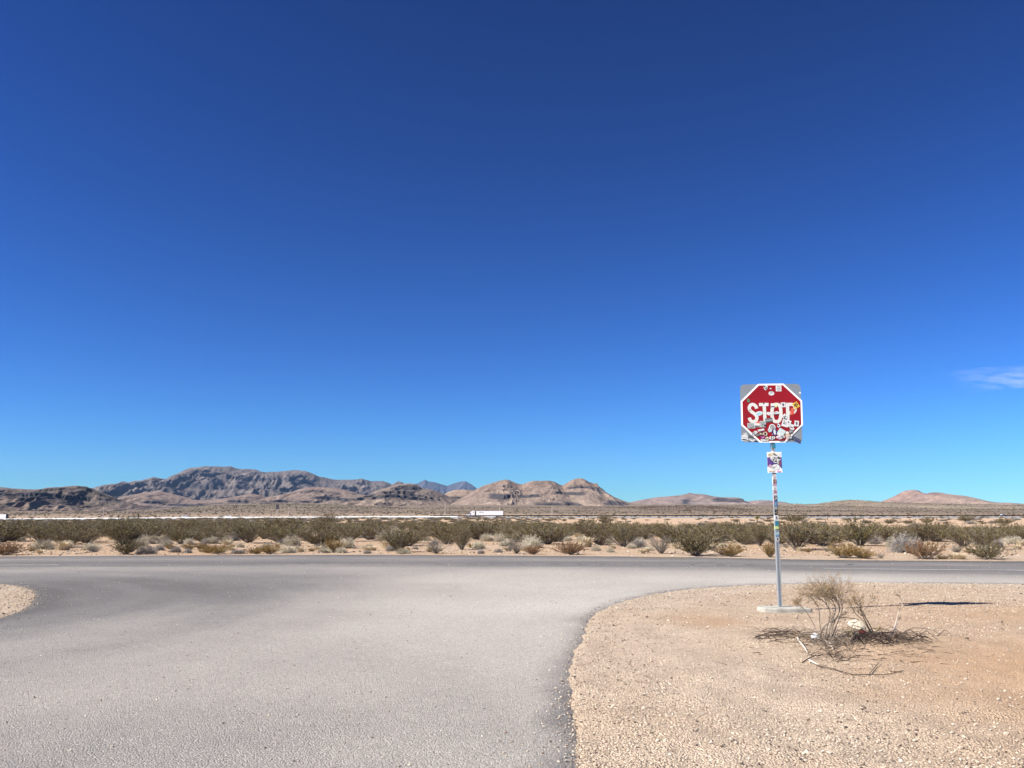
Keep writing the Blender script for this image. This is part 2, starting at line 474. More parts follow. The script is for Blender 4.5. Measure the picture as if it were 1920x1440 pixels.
def hill(name, D, crest, Wf, Wb, ncol, nrow, mat, label, low, high, cliff, cliffs=(), gully=.35, gl=120, rug=.0, seed=1, base_off=-6, cliff_len=300, extra_front=1.0, grey=None, shape=1.25, toe=0, ledges=()):
    """ridge whose crest runs at distance D from the camera; crest = pixel outline of the sky line"""
    cx_ = []; ch = []
    for p in crest:
        xx, zz = at_depth(p[0], p[1], D); cx_.append(xx); ch.append(zz)
    x = np.linspace(cx_[0], cx_[-1], ncol)
    s = np.concatenate([-(np.linspace(1, 0, nrow) ** 1.15), np.linspace(0, 1, nrow // 3)[1:]])
    Xg, Sg = np.meshgrid(x, s)
    H = np.interp(Xg, cx_, ch)
    Hs = np.max(ch)
    wander = .10 * Wf * fbm(Xg / (gl * 5), Xg * 0 + seed, 3, seed)
    wf = Wf * (.45 + .55 * np.clip(H / Hs, 0, 1.1)) * (1 + .25 * perlin(Xg / (gl * 4), Xg * 0 + 2.5, seed + 7))
    Yg = D + wander + np.where(Sg < 0, Sg * wf, Sg * Wb)
    g0 = height(Xg, Yg, near=False, sd=None) + base_off
    g0 = np.minimum(g0, H - 1)
    a = np.abs(Sg)
    f = (1 - a) ** shape
    Hc = H - g0
    mid = np.clip(4 * a * (1 - a), 0, 1) ** .7
    wx = Xg + gl * .5 * perlin(Xg / gl / 1.5, Yg / gl / 2, seed + 1)
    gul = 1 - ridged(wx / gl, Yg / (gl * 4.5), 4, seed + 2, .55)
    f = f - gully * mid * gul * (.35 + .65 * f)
    if rug > 0:
        rg = ridged(Xg / (gl * 2.0), Yg / (gl * 2.4), 6, seed + 9, .6)
        f = f + rug * mid * (rg - .72)
    f = np.minimum(f, (1 - a) ** .8)
    # hard rock bands: steep steps in the profile
    cm = np.zeros_like(f)
    for (lv, wd, st, x0, x1) in cliffs:
        lvn = lv + .05 * perlin(Xg / cliff_len, Xg * 0 + lv * 9, seed + 3) + .02 * perlin(Xg / gl * 1.7, Yg / gl, seed + 4)
        px = CX + F_PX * Xg / Yg
        m = sstep(x0 - 12, x0 + 12, px) * (1 - sstep(x1 - 12, x1 + 12, px))
        m = m * np.clip(.95 + 1.1 * perlin(Xg / (gl * 1.1), Yg / (gl * 3) + lv * 5, seed + 5), 0, 1) * (Sg < 0)
        k = sstep(lvn - wd, lvn - wd * .25, f)
        f2 = np.where(f < lvn, lvn - wd + (f - lvn + wd) * 1.0, f)
        fn = np.where((f > lvn - wd) & (f < lvn), lvn - wd + wd * sstep(lvn - wd * .55, lvn - wd * .15, f), f)
        f = f + (fn - f) * m
        cm = np.maximum(cm, m * np.exp(-((f - (lvn - wd * .4)) / (wd * .55)) ** 4))
    f = np.minimum(np.clip(f, 0, 1.0), (1 - a) ** .3)
    f = np.minimum(f, 1.0)
    Zg = g0 + Hc * f
    E = np.interp(Xg / Yg, np.array(cx_) / D, (np.array(ch) - CAM_H) / D, left=-.01, right=-.01)
    cap = CAM_H + Yg * E * (1 - .10 * a) + .0 * Yg
    Zg = np.where((Sg < 0) & (Zg > cap), np.maximum(cap - .25 * (Zg - cap), g0), Zg)
    # level beds of hard dark rock: a steep step each, at one height above the plain
    lm = np.zeros_like(Zg)
    pxg = CX + F_PX * Xg / Yg
    for (ly, lt, x0, x1, dip) in ledges:
        ye = D - .22 * Wf
        zl = CAM_H + (at_depth(CX, ly, ye)[1] - CAM_H) + dip * (pxg - (x0 + x1) / 2) * D / F_PX * -1
        th = 1.3 * lt / F_PX * ye
        zl = zl + th * .5 * perlin(Xg / (gl * .9), Xg * 0 + ly, seed + 21)
        mk_ = sstep(x0 - 6, x0 + 8, pxg) * (1 - sstep(x1 - 8, x1 + 6, pxg)) * (Sg < 0) * np.clip(1.35 + 1.2 * perlin(Xg / (gl * .6), Xg * 0 + ly * 3, seed + 22), 0, 1)
        q = (Zg - (zl - th)) / th
        inside = (q > 0) & (q < 1)
        Zg = np.where(inside, Zg + (zl - th + th * sstep(.25, .75, q) - Zg) * mk_ * .8, Zg)
        lm = np.maximum(lm, mk_ * np.exp(-((q - .5) / .62) ** 4) * np.clip(1.5 + .9 * perlin(Xg / (gl * .16), Zg / th, seed + 23), 0, 1))
    # crest detail
    Zg = Zg + (Hs * .012) * fbm(Xg / (gl * .35), Yg / (gl * .35), 3, seed + 6) * (1 - a)
    n = fbm(Xg / (gl * 2.5), Yg / (gl * 2.5), 4, seed + 8)[..., None]
    t_ = np.clip(f + .25 * n[..., 0], 0, 1)[..., None]
    low, high, cliff = map(np.array, (low, high, cliff))
    C = low + (high - low) * t_
    if grey is not None:
        C = C + (np.array(grey) - C) * np.clip(.5 + 1.6 * perlin(Xg / (gl * 1.6), Yg / (gl * 1.2), seed + 10), 0, 1)[..., None] * .8
    C = C * (1 + .22 * n)
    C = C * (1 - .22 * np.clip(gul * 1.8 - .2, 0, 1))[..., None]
    cm = np.clip(cm * (1.15 + .9 * perlin(Xg / (gl * .4), Zg / (Hs * .12), seed + 12)), 0, 1)
    C = C + (cliff - C) * cm[..., None]
    C = C + (np.array((.035, .032, .036)) - C) * np.clip(lm, 0, .95)[..., None]
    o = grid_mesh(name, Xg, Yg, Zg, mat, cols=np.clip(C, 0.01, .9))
    tag(o, label, kind='structure')
    return o
M_ROCK_NEAR = rock_mat('desert_slope_near', .55, .10, .02, 3.0, .22)
M_ROCK_MID = rock_mat('desert_slope', .35, .07, .016, 11.0, .36)
M_ROCK_FAR = rock_mat('grey_mountain_rock', 0, .1, .007, 34.0, .38)
M_ROCK_BLUE = rock_mat('remote_mountain_rock', 0, .1, .002, 50.0, .2)
DK = (.05, .042, .04)
hill('mountain', 14000, [(700, 962), (740, 935), (770, 912), (785, 905), (797, 899), (803, 903), (815, 904), (825, 907), (838, 911), (850, 906), (862, 903), (873, 902), (882, 907), (892, 914), (902, 921), (930, 940), (960, 962)], 2600, 1500, 260, 70, M_ROCK_BLUE,
     'jagged blue range far behind the hills', (.075, .07, .075), (.06, .06, .07), DK, (), .55, 500, .3, 3, -20, 900)
hill('mountain', 6000, [(-120, 940), (-40, 916), (0, 912), (14, 914), (60, 922), (120, 922), (170, 914), (188, 909), (200, 907), (213, 906), (225, 902), (236, 904), (250, 901), (262, 901), (275, 898), (290, 895), (305, 897), (313, 899), (322, 893), (335, 887), (345, 881), (356, 877), (370, 876), (385, 874.5), (400, 874), (420, 875), (432, 874), (440, 877), (452, 880), (466, 879), (480, 880), (490, 884), (500, 885.5), (520, 884), (545, 882.5), (560, 882), (575, 883.5), (590, 889), (602, 894), (612, 896), (625, 899), (640, 900), (657, 900), (668, 899), (680, 897.5), (688, 900), (697, 903), (705, 901.5), (718, 902), (728, 905), (735, 908), (745, 902.5), (752, 903), (758, 907), (775, 911), (800, 925), (850, 950), (900, 962)],
     2300, 900, 900, 150, M_ROCK_FAR, 'big rugged purple grey mountain on the left', (.155, .122, .10), (.12, .10, .09), (.05, .045, .05),
     ((.55, .09, .7, 250, 560), (.78, .08, .8, 330, 620), (.35, .05, .6, 200, 500)), .5, 170, .34, 11, -20, 500, grey=(.12, .10, .092), shape=.85)
hill('mesa', 3400, [(130, 962), (200, 940), (230, 933), (250, 928), (270, 924), (300, 921), (320, 925), (345, 932), (365, 938), (400, 938), (430, 933), (455, 928), (478, 926), (500, 932), (520, 929), (540, 924), (560, 917), (575, 914), (600, 913), (640, 917), (665, 923), (690, 930), (720, 940), (760, 952), (800, 962)],
     1100, 500, 520, 110, M_ROCK_MID, 'low banded brown hills in front of the grey mountain', (.20, .15, .115), (.19, .135, .105), DK,
     ((.60, .10, .8, 270, 320), (.35, .08, .8, 280, 620), (.8, .06, .7, 430, 640)), .4, 70, .08, 23, -12, 200, ledges=((939, 3.5, 278, 304, 0), (945, 3, 322, 392, 0), (938, 4, 432, 474, 0), (931, 4, 590, 660, 0)))
hill('mesa', 3000, [(790, 962), (820, 935), (840, 922), (855, 918.5), (870, 918), (880, 919), (905, 922), (930, 930), (960, 945), (990, 962)], 600, 500, 140, 60, M_ROCK_MID,
     'small brown hill in the gap below the blue range', (.25, .18, .13), (.24, .17, .12), DK, ((.6, .12, .8, 830, 900),), .35, 70, .05, 29, -12, 200)
hill('mesa', 2700, [(490, 962), (540, 956), (590, 945), (620, 938), (650, 930), (680, 927), (692, 929), (700, 922), (715, 917), (730, 913), (742, 909), (752, 906.5), (765, 906), (778, 907), (786, 911), (793, 916), (810, 918), (825, 923), (845, 932), (870, 944), (905, 958), (930, 962)],
     900, 450, 520, 120, M_ROCK_MID, 'flat-topped brown mesa with a dark cap, left of centre', (.215, .16, .12), (.165, .125, .10), DK,
     ((.90, .13, .9, 735, 790), (.60, .12, .9, 600, 830), (.45, .05, .7, 700, 860)), .42, 60, .05, 37, -10, 150, ledges=((910.5, 5, 736, 789, 0), (932, 5, 700, 790, 0), (925, 3, 690, 740, 0), (934, 4, 596, 690, 0)))
hill('mesa', 1900, [(-260, 935), (-100, 918), (0, 916), (20, 915.5), (45, 917), (62, 917.5), (78, 917), (92, 914.5), (110, 914), (125, 914), (140, 912.5), (155, 911.5), (168, 912.5), (178, 917), (195, 924), (212, 931), (235, 941), (262, 951), (280, 958), (300, 964)],
     560, 400, 520, 130, M_ROCK_MID, 'dark capped brown mesa at the left edge', (.185, .135, .105), (.13, .10, .082), (.04, .033, .03),
     ((.93, .14, .9, -200, 130), (.70, .13, .95, -200, 180), (.95, .1, .8, 150, 230)), .6, 42, .05, 43, -8, 120, ledges=((922, 7, -200, 98, 0), (932, 6, 45, 142, 0), (927, 5, 98, 182, 0.06), (934, 3, 190, 236, 0)))
hill('mesa', 2500, [(800, 964), (830, 950), (850, 942), (868, 932), (880, 925), (892, 917), (905, 911), (918, 907), (932, 902.5), (945, 899.5), (953, 899.5), (962, 903), (972, 907), (979, 908.5), (988, 905), (1000, 901.5), (1015, 901.5), (1028, 901), (1040, 903.5), (1048, 908), (1054, 910), (1062, 906), (1072, 900), (1080, 897), (1090, 896), (1097, 898), (1105, 903), (1113, 906), (1119, 905.5), (1123, 911), (1128, 916), (1140, 925), (1152, 932), (1165, 938), (1180, 943), (1200, 950), (1240, 960), (1260, 964)],
     800, 450, 640, 140, M_ROCK_MID, 'pale tan twin-peaked hill with dark rock ledges in the middle', (.225, .17, .13), (.20, .142, .108), DK,
     (), .24, 55, .05, 53, -10, 160, ledges=((928, 7, 915, 958, 0), (930, 4, 968, 1014, 0), (911, 3.5, 1062, 1120, 0), (923, 4.5, 1038, 1098, 0), (913, 9, 1114, 1130, 0), (946, 9, 1000, 1092, 0), (943, 6, 1132, 1172, 0)))
hill('mesa', 3600, [(1100, 962), (1160, 945), (1185, 941), (1205, 936.5), (1230, 932.5), (1250, 931), (1270, 929), (1283, 926.5), (1289, 924.5), (1297, 926), (1310, 926.5), (1325, 928), (1340, 931), (1360, 932.5), (1378, 932.5), (1390, 933.5), (1397, 939), (1410, 945), (1430, 952), (1460, 962)],
     1000, 500, 380, 110, M_ROCK_MID, 'long low mesa with a dark ledge right of the middle hill', (.215, .17, .145), (.21, .15, .13), (.11, .095, .095),
     (), .3, 85, .03, 61, -10, 240, ledges=((934.5, 3, 1335, 1398, 0), (939, 3, 1333, 1403, 0), (936, 8, 1273, 1291, 0)))
hill('hill', 3900, [(1340, 962), (1380, 946), (1400, 940), (1415, 938.5), (1430, 938), (1445, 939), (1470, 942), (1500, 950), (1540, 962)], 800, 500, 160, 60, M_ROCK_MID,
     'low pink hill behind the sign post', (.22, .165, .14), (.23, .165, .14), DK, (), .25, 90, .02, 67, -10)
hill('hill', 3300, [(1560, 962), (1620, 946), (1655, 940), (1670, 935), (1682, 928), (1690, 922), (1697, 919.5), (1707, 918.8), (1718, 920), (1728, 924), (1735, 925.5), (1745, 923.5), (1755, 923), (1770, 924), (1785, 926.5), (1800, 928), (1813, 929.5), (1830, 934), (1850, 939), (1868, 942), (1890, 942.5), (1920, 945), (2000, 950), (2100, 962)],
     900, 500, 400, 100, M_ROCK_MID, 'smooth pink hill with a small peak at the far right', (.25, .19, .145), (.25, .165, .13), (.17, .12, .10),
     ((.8, .1, .5, 1680, 1730),), .22, 80, .03, 71, -10)
hill('hill', 1650, [(1160, 966), (1240, 960), (1340, 957), (1400, 954), (1440, 950), (1460, 946.5), (1475, 944.5), (1490, 944.5), (1510, 946), (1530, 945), (1550, 942), (1570, 939.5), (1588, 937.5), (1600, 937), (1620, 938.5), (1650, 941), (1700, 943), (1760, 944), (1850, 946), (1920, 948), (2050, 950), (2250, 966)],
     620, 350, 520, 90, M_ROCK_NEAR, 'smooth pale scrub-dotted hill behind the stop sign', (.24, .19, .13), (.215, .165, .115), (.12, .085, .07),
     (), .12, 60, .02, 79, -6, 120, shape=1.0)
hill('hill', 1250, [(880, 966), (960, 961), (1010, 957), (1080, 955), (1150, 952), (1230, 949), (1290, 947.5), (1330, 949), (1380, 953), (1450, 960), (1500, 966)], 380, 250, 300, 60, M_ROCK_NEAR,
     'low reddish brown rise behind the freeway', (.17, .115, .085), (.13, .088, .07), (.08, .055, .05), (), .1, 45, .02, 83, -5, 100, shape=1.0)
hill('hill', 1500, [(240, 967), (300, 957), (350, 950), (420, 947), (500, 946), (560, 945), (640, 947), (720, 950), (800, 955), (900, 962), (950, 967)], 460, 280, 400, 70, M_ROCK_NEAR,
     'pale scrub-dotted slope below the mountain', (.17, .135, .09), (.16, .128, .084), (.10, .08, .06), (), .12, 50, .02, 89, -6, 120, shape=1.0)

# ------------------------------------------------------------------ freeway
M_FWY = simple('freeway_pavement', (.20, .215, .23), .8, var=.1, scale=.1)
M_CONC = simple('barrier_concrete', (.72, .71, .68), .7, var=.06, scale=.4)
M_RAIL = simple('weathered_steel_rail', (.035, .03, .028), .6, var=.2, scale=.5)
def sweep(name, xs_, y0, y1, zf, mat, label, thick=.25, bank=lambda x: 0):
    m = MB(); vs = []; fs = []
    for i, x in enumerate(xs_):
        z = float(zf(x)); vs += [(x, y0, z - bank(x)), (x, y1, z), (x, y0 - .5, z - bank(x) - thick), (x, y1 + .5, z - thick)]
    for i in range(len(xs_) - 1):
        a, b = 4 * i, 4 * i + 4
        fs += [(a, b, b + 1, a + 1), (a + 2, b + 2, b, a), (a + 1, b + 1, b + 3, a + 3)]
    m.add(vs, fs); o = m.build(name, mat); tag(o, label, kind='structure'); return o
fx = np.linspace(-900, 900, 181)
sweep('freeway', fx, 498.5, 510.5, lambda x: fwy_z(x), M_FWY, 'near carriageway of the freeway', bank=lambda x: float(np.interp(x, [-100, 40], [.1, .95])))
sweep('freeway', fx, 518, 530, lambda x: fwy_z(x) - .35, M_FWY, 'far carriageway of the freeway')
# white concrete barrier in 6 m units (left half)
br = empty('concrete_barrier', (-150, 512, float(fwy_z(-150))), 'long white concrete barrier along the left half of the freeway', 'barrier')
prof = [(-.3, 0), (-.3, .08), (-.12, .33), (-.08, .66), (.08, .66), (.12, .33), (.3, .08), (.3, 0)]
seg_me = {}
xb = -560.0; k = 0
while xb < -34:
    m = MB(); L = 7.92
    zA, zB = float(fwy_z(xb)), float(fwy_z(xb + L))
    vs = [(0, p, q + zA - zA) for p, q in prof] + [(L, p, q + zB - zA) for p, q in prof]
    n = len(prof)
    fs = [(i, i + n, i + n + 1, i + 1) for i in range(n - 1)] + [tuple(range(n)), tuple(range(2 * n - 1, n - 1, -1))]
    m.add(vs, fs)
    o = m.build('barrier_unit', M_CONC, br)
    o.location = (xb + 150, 0, zA - float(fwy_z(-150)))
    xb += 8.0; k += 1
# dark guard rail on posts (right half)
gr = empty('guard_rail', (150, 512, float(fwy_z(150))), 'long dark steel guard rail along the freeway, from the truck to the right edge', 'guard rail')
m = MB(); z0 = float(fwy_z(150))
pts = [(x - 150, 0, float(fwy_z(x)) + .78 - z0) for x in np.linspace(-46, 620, 100)]
vs = []; fs = []
for p in pts: vs += [(p[0], -.06, p[2] - .34), (p[0], -.10, p[2] - .17), (p[0], -.05, p[2]), (p[0], -.10, p[2] + .14), (p[0], -.06, p[2] + .28)]
for i in range(len(pts) - 1):
    for j in range(4): fs.append((5 * i + j, 5 * i + 5 + j, 5 * i + 6 + j, 5 * i + 1 + j))
m.add(vs, fs); m.build('rail', M_RAIL, gr)
mp = MB(); mp.box((0, 0, .38), (.15, .15, .76)); pm = mp.mesh('post', M_RAIL)
for i in range(290):
    x = -46 + i * 2.2
    o = bpy.data.objects.new('post', pm); link(o, gr); o.location = (x - 150, .06, float(fwy_z(x)) - z0)

# ------------------------------------------------------------------ vehicles
M_TRUCK = simple('white_truck_paint', (.82, .82, .82), .35, var=.02, spec=.5)
M_DARK = simple('dark_trim', (.02, .02, .022), .5, var=.1)
M_TYRE = simple('tyre_rubber', (.025, .025, .025), .85)
M_GLASS = simple('dark_window_glass', (.02, .025, .03), .08, var=.02, spec=.6)
M_STEEL = simple('bright_steel', (.5, .5, .5), .35, metal=.9)
M_BLACKPRINT = simple('black_print', (.02, .02, .02), .6, var=.05)
def wheel_mesh(r, w):
    m = MB(); m.tube([(0, -w / 2, 0), (0, -w / 2 + .02, 0), (0, w / 2 - .02, 0), (0, w / 2, 0)], [r * .93, r, r, r * .93], 16, cap=True)
    return m.mesh('tyre', M_TYRE)
def add_wheel(parent, x, y, r, w, tm, rmesh):
    o = bpy.data.objects.new('wheel', tm); link(o, parent); o.location = (x, y, r)
    q = bpy.data.objects.new('rim', rmesh); link(q, o); q.location = (0, 0, 0)
def truck(x, y, label, group, cab=True):
    z = float(fwy_z(x)) - .35
    t = empty('semi_truck', (x, y, z), label, 'truck', group)
    # trailer box with front at x=0, running to +16.15
    m = MB(); m.box((8.1, 0, 2.62), (16.15, 2.6, 2.78)); m.build('trailer', M_TRUCK, t)
    m = MB(); m.box((8.1, -1.31, 1.21), (16.1, .04, .07)); m.box((8.1, -1.31, 4.0), (16.1, .04, .06)); m.build('trailer_rail', M_STEEL, t)
    m = MB(); m.box((16.24, 0, 2.6), (.12, 2.56, 2.74)); m.build('rear_door', M_DARK, t)
    m = MB(); m.box((16.0, 0, .55), (.12, 2.4, .12)); m.box((16, -.6, .85), (.1, .1, .7)); m.box((16, .6, .85), (.1, .1, .7)); m.build('underride_guard', M_DARK, t)
    m = MB(); m.box((8.5, -1.25, .75), (6.2, .03, .75)); m.build('side_skirt', M_TRUCK, t)
    m = MB(); m.box((4.2, -1, .6), (.15, .15, 1.15)); m.box((4.2, 1, .6), (.15, .15, 1.15)); m.build('landing_leg', M_DARK, t)
    # illegible dark lettering on the side
    m = MB()
    for i in range(12):
        if i == 7: continue
        h = random.uniform(.28, .5)
        m.box((2.0 + i * .21, -1.305, 3.12 + random.uniform(-.05, .05)), (.12, .02, h))
        if i % 2: m.box((2.07 + i * .21, -1.305, 3.02 + .2 * (i % 3)), (.12, .02, .09))
    m.build('lettering', M_BLACKPRINT, t)
    tm = wheel_mesh(.5, .3); m = MB(); m.tube([(0, -.16, 0), (0, .16, 0)], .27, 12, cap=True); rm = m.mesh('rim', M_STEEL)
    for wx in (13.3, 14.6):
        for s in (-1.05, 1.05): add_wheel(t, wx, s, .5, .3, tm, rm)
    if cab:
        m = MB()
        # sleeper cab and roof fairing: side outline
        out = [(-.9, 1.0), (-.9, 3.95), (-1.5, 4.05), (-2.4, 3.95), (-3.2, 3.55), (-3.75, 3.0), (-4.15, 2.1), (-4.2, 1.0)]
        out = out[::-1]
        m.prism([(a, b) for a, b in out], -1.2, 1.2); m.build('cab', M_TRUCK, t)
        m = MB(); m.prism([(-4.21, .62), (-6.25, .62), (-6.4, 1.05), (-6.05, 1.5), (-4.21, 1.98)][::-1], -1.05, 1.05); m.build('hood', M_TRUCK, t)
        m = MB(); m.box((-6.42, 0, .6), (.2, 2.3, .38)); m.build('bumper', M_STEEL, t)
        m = MB(); m.box((-6.33, 0, 1.15), (.1, .9, .6)); m.build('grille', M_DARK, t)
        for s in (-.85, .85):
            m = MB(); m.box((-6.24, s, 1.1), (.22, .32, .22)); m.build('headlight', M_GLASS, t)
        m = MB(); m.prism([(-4.22, 2.08), (-3.78, 2.99), (-3.72, 2.96), (-4.12, 2.06)], -1.05, 1.05); m.build('windscreen', M_GLASS, t)
        for s in (-1.21, 1.21):
            m = MB(); m.prism([(-3.95, 2.1), (-3.1, 2.1), (-3.1, 2.75), (-3.65, 2.75)], s - .015, s + .015); m.build('window', M_GLASS, t)
        m = MB(); m.box((-1.7, -1.21, 3.2), (.5, .03, .35)); m.build('sleeper_window', M_GLASS, t)
        m = MB(); m.box((-4.0, -1.4, 2.2), (.12, .25, .7)); m.build('mirror', M_DARK, t)
        m = MB(); m.box((-3.2, 0, .75), (6.2, 1.0, .3)); m.build('chassis', M_DARK, t)
        m = MB(); m.tube([(-.72, -1.0, .8), (-.72, -1.0, 3.9)], .09, 10, cap=True); m.build('exhaust_stack', M_DARK, t)
        m = MB(); m.box((-.45, 0, 2.3), (.3, 2.2, 2.7)); m.build('cab_gap_panel', M_DARK, t)
        m = MB(); m.tube([(-3.4, -1.0, .75), (-2.1, -1.0, .75)], .3, 12, cap=True); m.build('fuel_tank', M_STEEL, t)
        for wx in (-5.3, .9, 2.2):
            for s in (-1.05, 1.05): add_wheel(t, wx, s, .5, .3, tm, rm)
    return t
tx = at_depth(893, 960, 522)[0]
truck(tx, 522, 'white semi truck with sleeper cab heading left on the freeway in mid picture', None)
tx2 = at_depth(14, 960, 524)[0] - 16.15
t2 = truck(tx2, 524, 'white semi trailer cut off by the left edge of the photo on the freeway', None)
t2.location.z -= .35

def car(x, y, col, label, rz=0, dz=-.35):
    t = empty('parked_car' if False else 'car', (x, y, float(fwy_z(x)) + dz), label, 'car', None, rz)
    mat = simple('car_paint', col, .3, var=.02, spec=.5)
    m = MB(); m.prism([(-2.2, .35), (2.25, .35), (2.25, .85), (2.1, .95), (-1.2, 1.0), (-2.15, .8)], -.9, .9); m.build('body', mat, t)
    m = MB(); m.prism([(-1.15, 1.0), (1.9, .96), (1.5, 1.42), (.9, 1.5), (-.3, 1.5)], -.78, .78); m.build('cabin', mat, t)
    for s in (-.79, .79):
        m = MB(); m.prism([(-.85, 1.03), (1.55, 1.02), (1.3, 1.38), (-.25, 1.42)], s - .01, s + .01); m.build('window', M_GLASS, t)
    tm = wheel_mesh(.33, .2); m = MB(); m.tube([(0, -.11, 0), (0, .11, 0)], .19, 10, cap=True); rm = m.mesh('rim', M_STEEL)
    for wx in (-1.35, 1.35):
        for s in (-.82, .82): add_wheel(t, wx, s, .33, .2, tm, rm)
    return t
car(at_depth(346, 965, 524)[0], 524, (.78, .78, .78), 'white car seen over the barrier, nearer the dark post', 0, .1)
car(at_depth(427, 965, 524)[0], 524, (.8, .8, .8), 'white car seen over the barrier, nearer the billboard on its pole', 0, .1)
car(at_depth(1915, 963, 506)[0], 524, (.55, .6, .7), 'pale car at the right edge of the freeway', math.pi, .0)

# ------------------------------------------------------------------ poles and billboard beyond
M_POLE = simple('weathered_pole', (.42, .37, .34), .8, var=.15, scale=2)
M_POLE_D = simple('dark_wood', (.035, .03, .025), .9, var=.2, scale=3)
M_PANEL = simple('dark_sign_back', (.05, .05, .075), .6, var=.1, scale=1)
def utility_pole(px, ytop, ybase, D, label, k=1.0):
    x, zt = at_depth(px, ytop, D); _, zb = at_depth(px, ybase, D)
    zb = min(zb, hz(x, D)) - .5
    t = empty('utility_pole', (x, D, zb), label, 'utility pole', 'utility poles beyond the freeway')
    h = zt - zb
    m = MB(); m.tube([(0, 0, 0), (0, 0, h)], [.26 * k, .17 * k], 8, cap=True); m.build('pole', M_POLE, t)
    m = MB(); m.box((0, -.2, h - .6), (2.2, .14, .14)); m.build('crossarm', M_POLE, t)
    for s in (-1, 0, 1):
        m = MB(); m.tube([(s * .9, -.2, h - .53), (s * .9, -.2, h - .3)], [.06, .04], 6, cap=True); m.build('insulator', M_POLE, t)
utility_pole(64, 954, 969, 640, 'pale utility pole near the left edge below the dark mesa')
utility_pole(195, 951, 966, 640, 'pale utility pole left of the dark crooked post', 1.2)
utility_pole(542, 950, 964, 680, 'faint utility pole just right of the billboard')
utility_pole(835, 941, 963, 650, 'tall pale utility pole just left of the semi truck', 1.2)
utility_pole(937, 950, 958, 700, 'utility pole rising behind the semi trailer', 1.2)
utility_pole(1035, 949, 962, 660, 'utility pole right of the semi truck', 1.2)
def billboard():
    D = 470
    x, zt = at_depth(520.5, 946, D); zb = hz(x, D) - .3
    t = empty('billboard', (x, D, zb), 'dark narrow billboard on a tall pale pole in front of the freeway', 'billboard')
    h = zt - zb
    m = MB(); m.tube([(-.1, 0, 0), (-.1, 0, h - .3)], [.17, .14], 10, cap=True); m.build('pole', M_POLE, t)
    m = MB(); m.box((0, -.2, h - 1.25), (1.5, .12, 2.5)); m.build('panel', M_PANEL, t)
    m = MB()
    for dz_, dx_, sx_, sz_ in ((-1.25, -.72, .06, 2.4), (-1.25, .72, .06, 2.4), (-.05, 0, 1.5, .06), (-2.45, 0, 1.5, .06)):
        m.box((dx_, -.28, h + dz_), (sx_, .04, sz_))
    m.build('frame', M_POLE_D, t)
    m = MB(); m.box((0, -.1, h - .6), (1.3, .08, .1)); m.box((0, -.1, h - 1.9), (1.3, .08, .1)); m.build('bracket', M_POLE_D, t)
billboard()
def crooked_post():
    D = 330
    x, zt = at_depth(259.5, 961, D); zb = hz(x, D) - .2
    t = empty('wooden_post', (x, D, zb), 'dark crooked post standing up against the white barrier on the left', 'post')
    h = zt - zb
    m = MB(); m.tube([(0, 0, 0), (-.03, 0, h * .35), (.10, 0, h * .7), (.05, 0, h)], [.19, .16, .15, .08], 7, cap=True); m.build('trunk', M_POLE_D, t)
    m = MB(); m.tube([(.1, 0, h * .6), (.3, 0, h * .72), (.26, .0, h * .9)], [.1, .09, .05], 6, cap=True); m.build('branch', M_POLE_D, t)
crooked_post()

# ------------------------------------------------------------------ plants: prototypes
def leaf_mat(name, a, b, c, trans=.0):
    t = NT(name)
    oi = t.node('ShaderNodeObjectInfo').outputs['Random']
    g = t.node('ShaderNodeNewGeometry').outputs['Random Per Island']
    col = t.mix(g, a, b)
    col = t.mix(t.math('MULTIPLY', oi, .75), col, c)
    return t.out(col, .7)
def stem_mat(name, a, b):
    t = NT(name)
    g = t.node('ShaderNodeNewGeometry').outputs['Random Per Island']
    return t.out(t.mix(g, a, b), .9)
M_CREO = leaf_mat('creosote_leaf', (.088, .072, .022), (.160, .126, .040), (.12, .085, .036))
M_CREO_Y = leaf_mat('yellowish_leaf', (.20, .13, .035), (.34, .22, .065), (.20, .12, .04))
M_CREO_R = leaf_mat('rusty_leaf', (.15, .075, .03), (.36, .20, .09), (.14, .07, .03))
M_CREO_D = leaf_mat('dark_leaf', (.075, .06, .025), (.17, .13, .05), (.09, .065, .03))
M_STEM = stem_mat('grey_stem', (.09, .078, .066), (.27, .24, .20))
M_BURS = leaf_mat('bursage_twig', (.40, .35, .26), (.58, .52, .40), (.40, .36, .27))
M_BURS_G = leaf_mat('grey_twig', (.20, .18, .16), (.36, .33, .29), (.24, .21, .19))
M_GRASS = leaf_mat('dry_grass_blade', (.50, .40, .26), (.66, .55, .37), (.50, .43, .30))
